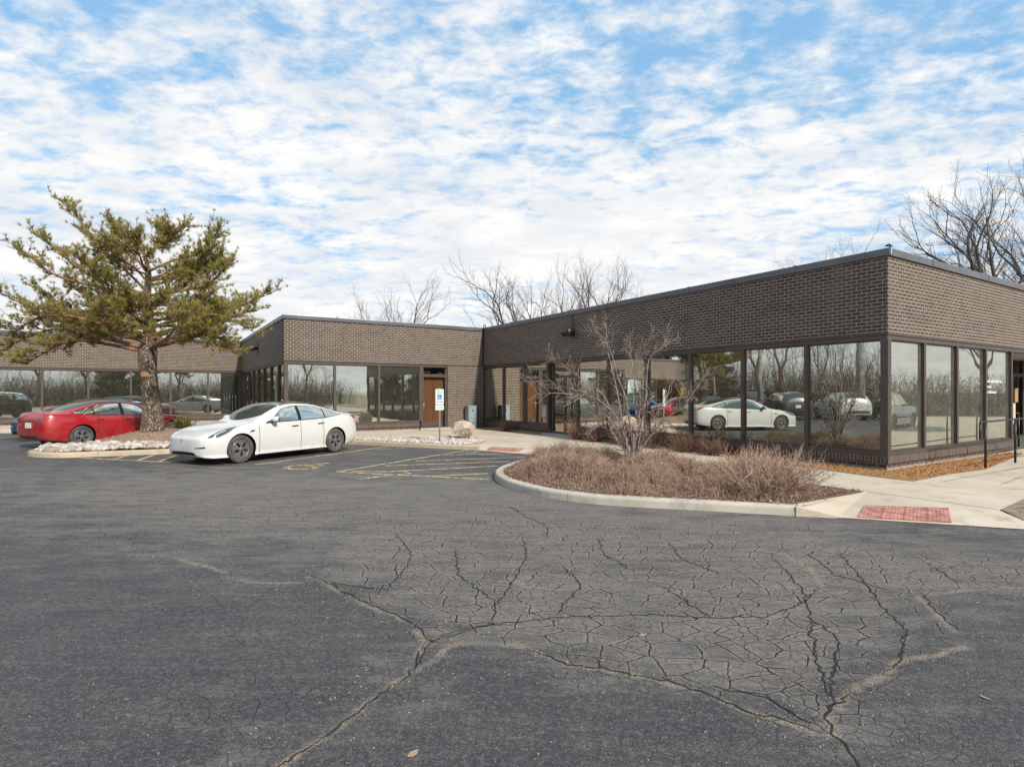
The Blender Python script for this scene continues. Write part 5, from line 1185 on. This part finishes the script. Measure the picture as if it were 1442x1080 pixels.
def bed_shrub_h(x, y):
    e = np.full(x.shape, 9.0); E = np.array(BED[:13])
    for a, b in zip(E[:-1], E[1:]):
        d = b-a; t = np.clip(((x-a[0])*d[0]+(y-a[1])*d[1])/(d@d), 0, 1); e = np.minimum(e, np.hypot(x-a[0]-t*d[0], y-a[1]-t*d[1]))
    rng = np.random.default_rng(77); C = rand_in(COVERPOLY, 70, rng); hc = rng.uniform(.16,.50,70); d2 = (x[:,None]-C[:,0])**2+(y[:,None]-C[:,1])**2; k = np.argmin(d2, 1); near = np.sqrt(d2[np.arange(len(x)),k])
    h = .86*hc[k]*np.clip(1.15-near/.42, .12, 1)*np.clip(1.15-.17*np.maximum(0,x-1.2), .5, 1.1)
    return np.clip((e-.06)/.55, .1, 1)*h+.03
COVERPOLY = [(.9,14.2),(.62,13.5),(.25,12.7),(.02,12.0),(-.13,11.3),(-.1,10.8),(.02,10.35),(.3,9.8),(.75,9.2),(1.4,8.75),(2.1,8.5),(2.9,8.28),(3.75,8.02),(4.9,8.72),(4.2,9.7),(4.1,10.6),(3.3,12.0),(1.9,14.3)]
cover('dry_ground_cover', COVERPOLY, 15500, bed_shrub_h, 5, M['twigs'], 'thick mass of leafless purplish twigs filling the kerbed island')
# the separate low bush at the right end
def bush(name, loc, h, w, n, mat, label, seed, group=None, r=.0038, cat='shrub'):
    rng = np.random.default_rng(seed); t = thing(name, label, cat, loc, 0, group); a = rng.random(n)*6.283; s_ = np.sqrt(rng.random(n)); A = np.column_stack([.12*w*s_*np.cos(a), .12*w*s_*np.sin(a), np.zeros(n)-.02])
    hh = h*rng.uniform(.6,1.05,n)*(1-.35*s_**2); M1 = A+np.column_stack([w*.28*s_*np.cos(a), w*.28*s_*np.sin(a), hh*.5])+rng.normal(0,.04,(n,3)); B = M1+np.column_stack([w*.20*s_*np.cos(a), w*.20*s_*np.sin(a), hh*.5])+rng.normal(0,.06,(n,3))
    m = MB(); sticks(m, A, M1, r*1.7, r*1.2); sticks(m, M1, B, r*1.2, r*.6)
    for k in range(6):
        f = rng.uniform(.1,1,n)[:,None]; Q = M1*(1-f)+B*f; D = rng.normal(0,.5,(n,3))+np.array([0,0,.35]); sticks(m, Q, Q+D*h*rng.uniform(.12,.3,(n,1)), r*.8, r*.4)
    m.build('branches', mat, t); return t
bush('low_bush', (3.95,8.85,ZP), .66, 1.7, 330, M['twigs'], 'low rounded leafless bush at the right tip of the kerbed island', 61)
bush('low_bush', (4.15,9.6,ZP), .6, 1.1, 220, M['twigs'], 'smaller leafless bush beside the sidewalk, behind the one at the island tip', 62)
GS = 'red brown shrubs along the window wall'
for i, (t_, o_, h, w, lab) in enumerate(((9.25,.55,.85,1.0,'red brown leafless shrub nearest the dark glass door'),(8.25,.6,.55,.8,'low red brown shrub second from the dark glass door'),(6.9,.6,.75,.9,'red brown shrub directly behind the tall bare shrub'),(5.75,.6,.7,.9,'red brown shrub below the yellow sticker'),(4.6,.62,.72,1.0,'red brown shrub under the pane that mirrors the white car'),(3.7,.62,.6,.8,'red brown shrub nearest the building corner'),(13.9,.42,.5,.55,'thin red brown shrub by itself left of the dark glass door'))):
    p = PC+D1*t_-D2*o_; bush('red_shrub', (p[0],p[1],ZP), h*.85, w*.9, 95, M['redtwigs'], lab, 70+i, GS, .0042)
# ---- dead leaves, mulch chips, stones, grass: uncountable ground stuff
def litter(name, poly, n, size, base, mat, seed, label, flat=.35):
    rng = np.random.default_rng(seed); P = rand_in(poly, n, rng); C = np.column_stack([P, base(P[:,0],P[:,1])+rng.uniform(.004,.03,n)]); u = rng.normal(size=(n,3)); u[:,2] *= flat; u /= np.linalg.norm(u,axis=1)[:,None]; w = np.cross(u, np.array([0,0,1.])+rng.normal(0,flat,(n,3))); w /= np.linalg.norm(w,axis=1)[:,None]; s1 = size*rng.uniform(.5,1.3,(n,1)); s2 = s1*rng.uniform(.25,.6,(n,1))
    V = np.stack([C-u*s1, C+w*s2, C+u*s1, C-w*s2],1); V[:,:,2] += 0; m = MB(); m.add(V.reshape(-1,3), np.arange(4*n).reshape(n,4)); o = m.build(name, mat); kind(o,'stuff'); o['label'] = label; o['category'] = 'litter'
litter('dead_leaves', BED, 9000, .026, bed_h, M['straw'], 3, 'dead leaves and straw lying among the twigs of the island')
flatz = lambda x, y: np.full(np.shape(x), ZP+.004)
MUL = [tuple(PC+D1*9.7-D2*.05), tuple(PC+D1*9.7-D2*.5), tuple(PC+D1*5-D2*.62), tuple(PC+D1*2.2-D2*.75), (6.72,10.6),(7.1,9.98),(8.4,10.85),(9.7,11.55), tuple(PC+D2*6.5-D1*.28), tuple(PC+D2*6.6-D1*.03), tuple(PC-D1*.03-D2*.03)]
litter('mulch_chips', MUL, 6500, .02, flatz, M['chips'], 4, 'orange brown wood chips along the foot of the near walls', .5)
litter('mound_chips', PINEBED, 7000, .022, pine_h, island_mat('mound_chips', [(.17,.11,.085),(.30,.21,.16),(.38,.28,.22),(.24,.16,.12)], .9), 6, 'fine brown mulch covering the pine mound', .5)
def stones(name, pts, sizes, base, seed, label, mat=None):
    rng = np.random.default_rng(seed); ph = (1+5**.5)/2; ico = np.array([(-1,ph,0),(1,ph,0),(-1,-ph,0),(1,-ph,0),(0,-1,ph),(0,1,ph),(0,-1,-ph),(0,1,-ph),(ph,0,-1),(ph,0,1),(-ph,0,-1),(-ph,0,1)]); ico /= np.linalg.norm(ico[0])
    T = np.array([(0,11,5),(0,5,1),(0,1,7),(0,7,10),(0,10,11),(1,5,9),(5,11,4),(11,10,2),(10,7,6),(7,1,8),(3,9,4),(3,4,2),(3,2,6),(3,6,8),(3,8,9),(4,9,5),(2,4,11),(6,2,10),(8,6,7),(9,8,1)])
    mids = {}; V0 = list(ico); T2 = []
    def mid(a, b):
        k = (min(a,b),max(a,b))
        if k not in mids: mids[k] = len(V0); V0.append(unit((V0[a]+V0[b])/2))
        return mids[k]
    for a, b, c in T: ab, bc, ca = mid(a,b), mid(b,c), mid(c,a); T2 += [(a,ab,ca),(b,bc,ab),(c,ca,bc),(ab,bc,ca)]
    V0 = np.array(V0); T2 = np.array(T2); m = MB()
    for (x, y), s_ in zip(pts, sizes):
        v = V0*(1+rng.normal(0,.07,(len(V0),1)))
        for _ in range(3):
            n = unit(rng.normal(size=3)); v = v-np.maximum(v@n-rng.uniform(.55,.85),0)[:,None]*n
        v = v*np.array([1,rng.uniform(.6,.95),rng.uniform(.45,.75)])*s_; a = rng.uniform(0,6.28); c, sn = math.cos(a), math.sin(a); v = v@np.array([[c,sn,0],[-sn,c,0],[0,0,1]]); v += np.array([x,y,float(base(x,y))+s_*.25]); m.add(v, T2, 0, None, True)
    o = m.build(name, mat or M['stones']); kind(o,'stuff'); o['label'] = label; o['category'] = 'stones'
rg = np.random.default_rng(14)
GR1 = [(-6.2,18.95),(-5.2,18.66),(-3.3,17.8),(-1.55,17.0),(-1.0,17.35),(-.95,18.2),(-1.3,19.5),(-2.2,19.65),(-3.6,19.25),(-5.0,19.2)]
stones('river_stones', rand_in(GR1, 1500, rg), rg.uniform(.035,.085,1500), lambda x, y: ZP, 15, 'mauve and white river stones around the boulder')
band = [(-12.8,15.55),(-12.75,15.1),(-12.25,14.8),(-11.6,14.66),(-10.9,14.93),(-9.65,15.52),(-9.25,15.98),(-8.5,17.6),(-8.75,17.6),(-9.7,16.35),(-10.8,15.65),(-11.9,15.6)]
pts = rand_in(band, 620, rg); sz = np.where(rg.random(620) < .25, rg.uniform(.09,.16,620), rg.uniform(.04,.09,620))*np.where(pts[:,0] < -10.6, 1.15, .75)
stones('edging_stones', pts, sz, pine_h, 16, 'rounded pale stones edging the front of the pine mound')
def yucca():
    x, y = -10.75, 18.45; t = thing('yucca', 'spiky yellow green yucca clump behind the pine trunk', 'plant', (x,y,float(pine_h(x,y)))); rng = np.random.default_rng(2); m = MB(); n = 170; a = rng.random(n)*6.283; e = rng.uniform(.15,1.35,n); L = rng.uniform(.45,.72,n)
    for i in range(n):
        d = np.array([math.cos(a[i])*math.cos(e[i]), math.sin(a[i])*math.cos(e[i]), math.sin(e[i])]); s_ = unit(np.cross(d, [0,0,1]))*.02; k = np.linspace(0,1,5); c = d[None]*L[i]*k[:,None]-np.array([0,0,1])*(k**2)[:,None]*.16*L[i]*rng.uniform(.3,1.5); w = np.array([.8,1,.85,.5,.05])[:,None]; off = rng.normal(0,.09,2); c[:,:2] += off
        m.grid(np.stack([c-s_*w, c+s_*w], 1), 0, False)
    m.build('leaves', M['yucca'], t)
yucca()
rg2 = np.random.default_rng(21); gp = [(6.62,7.5),(6.6,7.12),(9.0,6.35),(12,5.45),(13,8),(10.6,9.8),(9.0,9.1),(7.8,8.3)]
P = rand_in(gp, 9000, rg2); m = MB(); D = np.column_stack([rg2.normal(0,.6,(9000,2)), np.ones(9000)]); fd = (P[:,0]-6.5)*.302+(P[:,1]-7.1)*.953; leaves(m, np.column_stack([P, np.clip(.04+fd*.146, .04, ZP)]), D, rg2.uniform(.02,.06,9000), .006); o = m.build('grass_patch', M['grass']); kind(o,'stuff'); o['label'] = 'thin winter grass on bare dirt by the ramp'; o['category'] = 'grass'
# a few fallen leaves and crumbs of stone on the asphalt
rg3 = np.random.default_rng(31)
def dry_leaf(loc, s_, rz, label):
    m = MB(); k = np.linspace(-1,1,7); w = (1-k**2)*.45+.02; m.grid([[(s_*a, s_*b*c, .006+.3*s_*(b*b*c+.3*a*a)) for c in (-1,0,1)] for a, b in zip(k, w)], 0, True); o = m.build('fallen_leaf', M['straw']); o.location = (*loc,0); o.rotation_euler = (0,0,rz); tag(o, label, 'leaf')
dry_leaf((-.46,2.62), .035, .9, 'curled brown leaf on the asphalt just right of the long pale joint'); dry_leaf((.9,3.9), .03, .3, 'small brown leaf among the alligator cracks'); dry_leaf((2.6,3.1), .03, 2.0, 'small tan leaf near the lower right cracks')
n = 6500; P = np.column_stack([rg3.uniform(-4,5.5,n), rg3.uniform(2.3,7.5,n)]); keep = (np.minimum(dist_lines(P[:,0],P[:,1],LIGHT), 9) < .35) | inside(P[:,0],P[:,1],ALLI) | (rg3.random(n) < .12); P = P[keep]
stones('loose_grit', P, rg3.uniform(.002,.0065,len(P)), lambda x, y: 0.0, 33, 'loose pale grit scattered along the cracks', M['grit'])
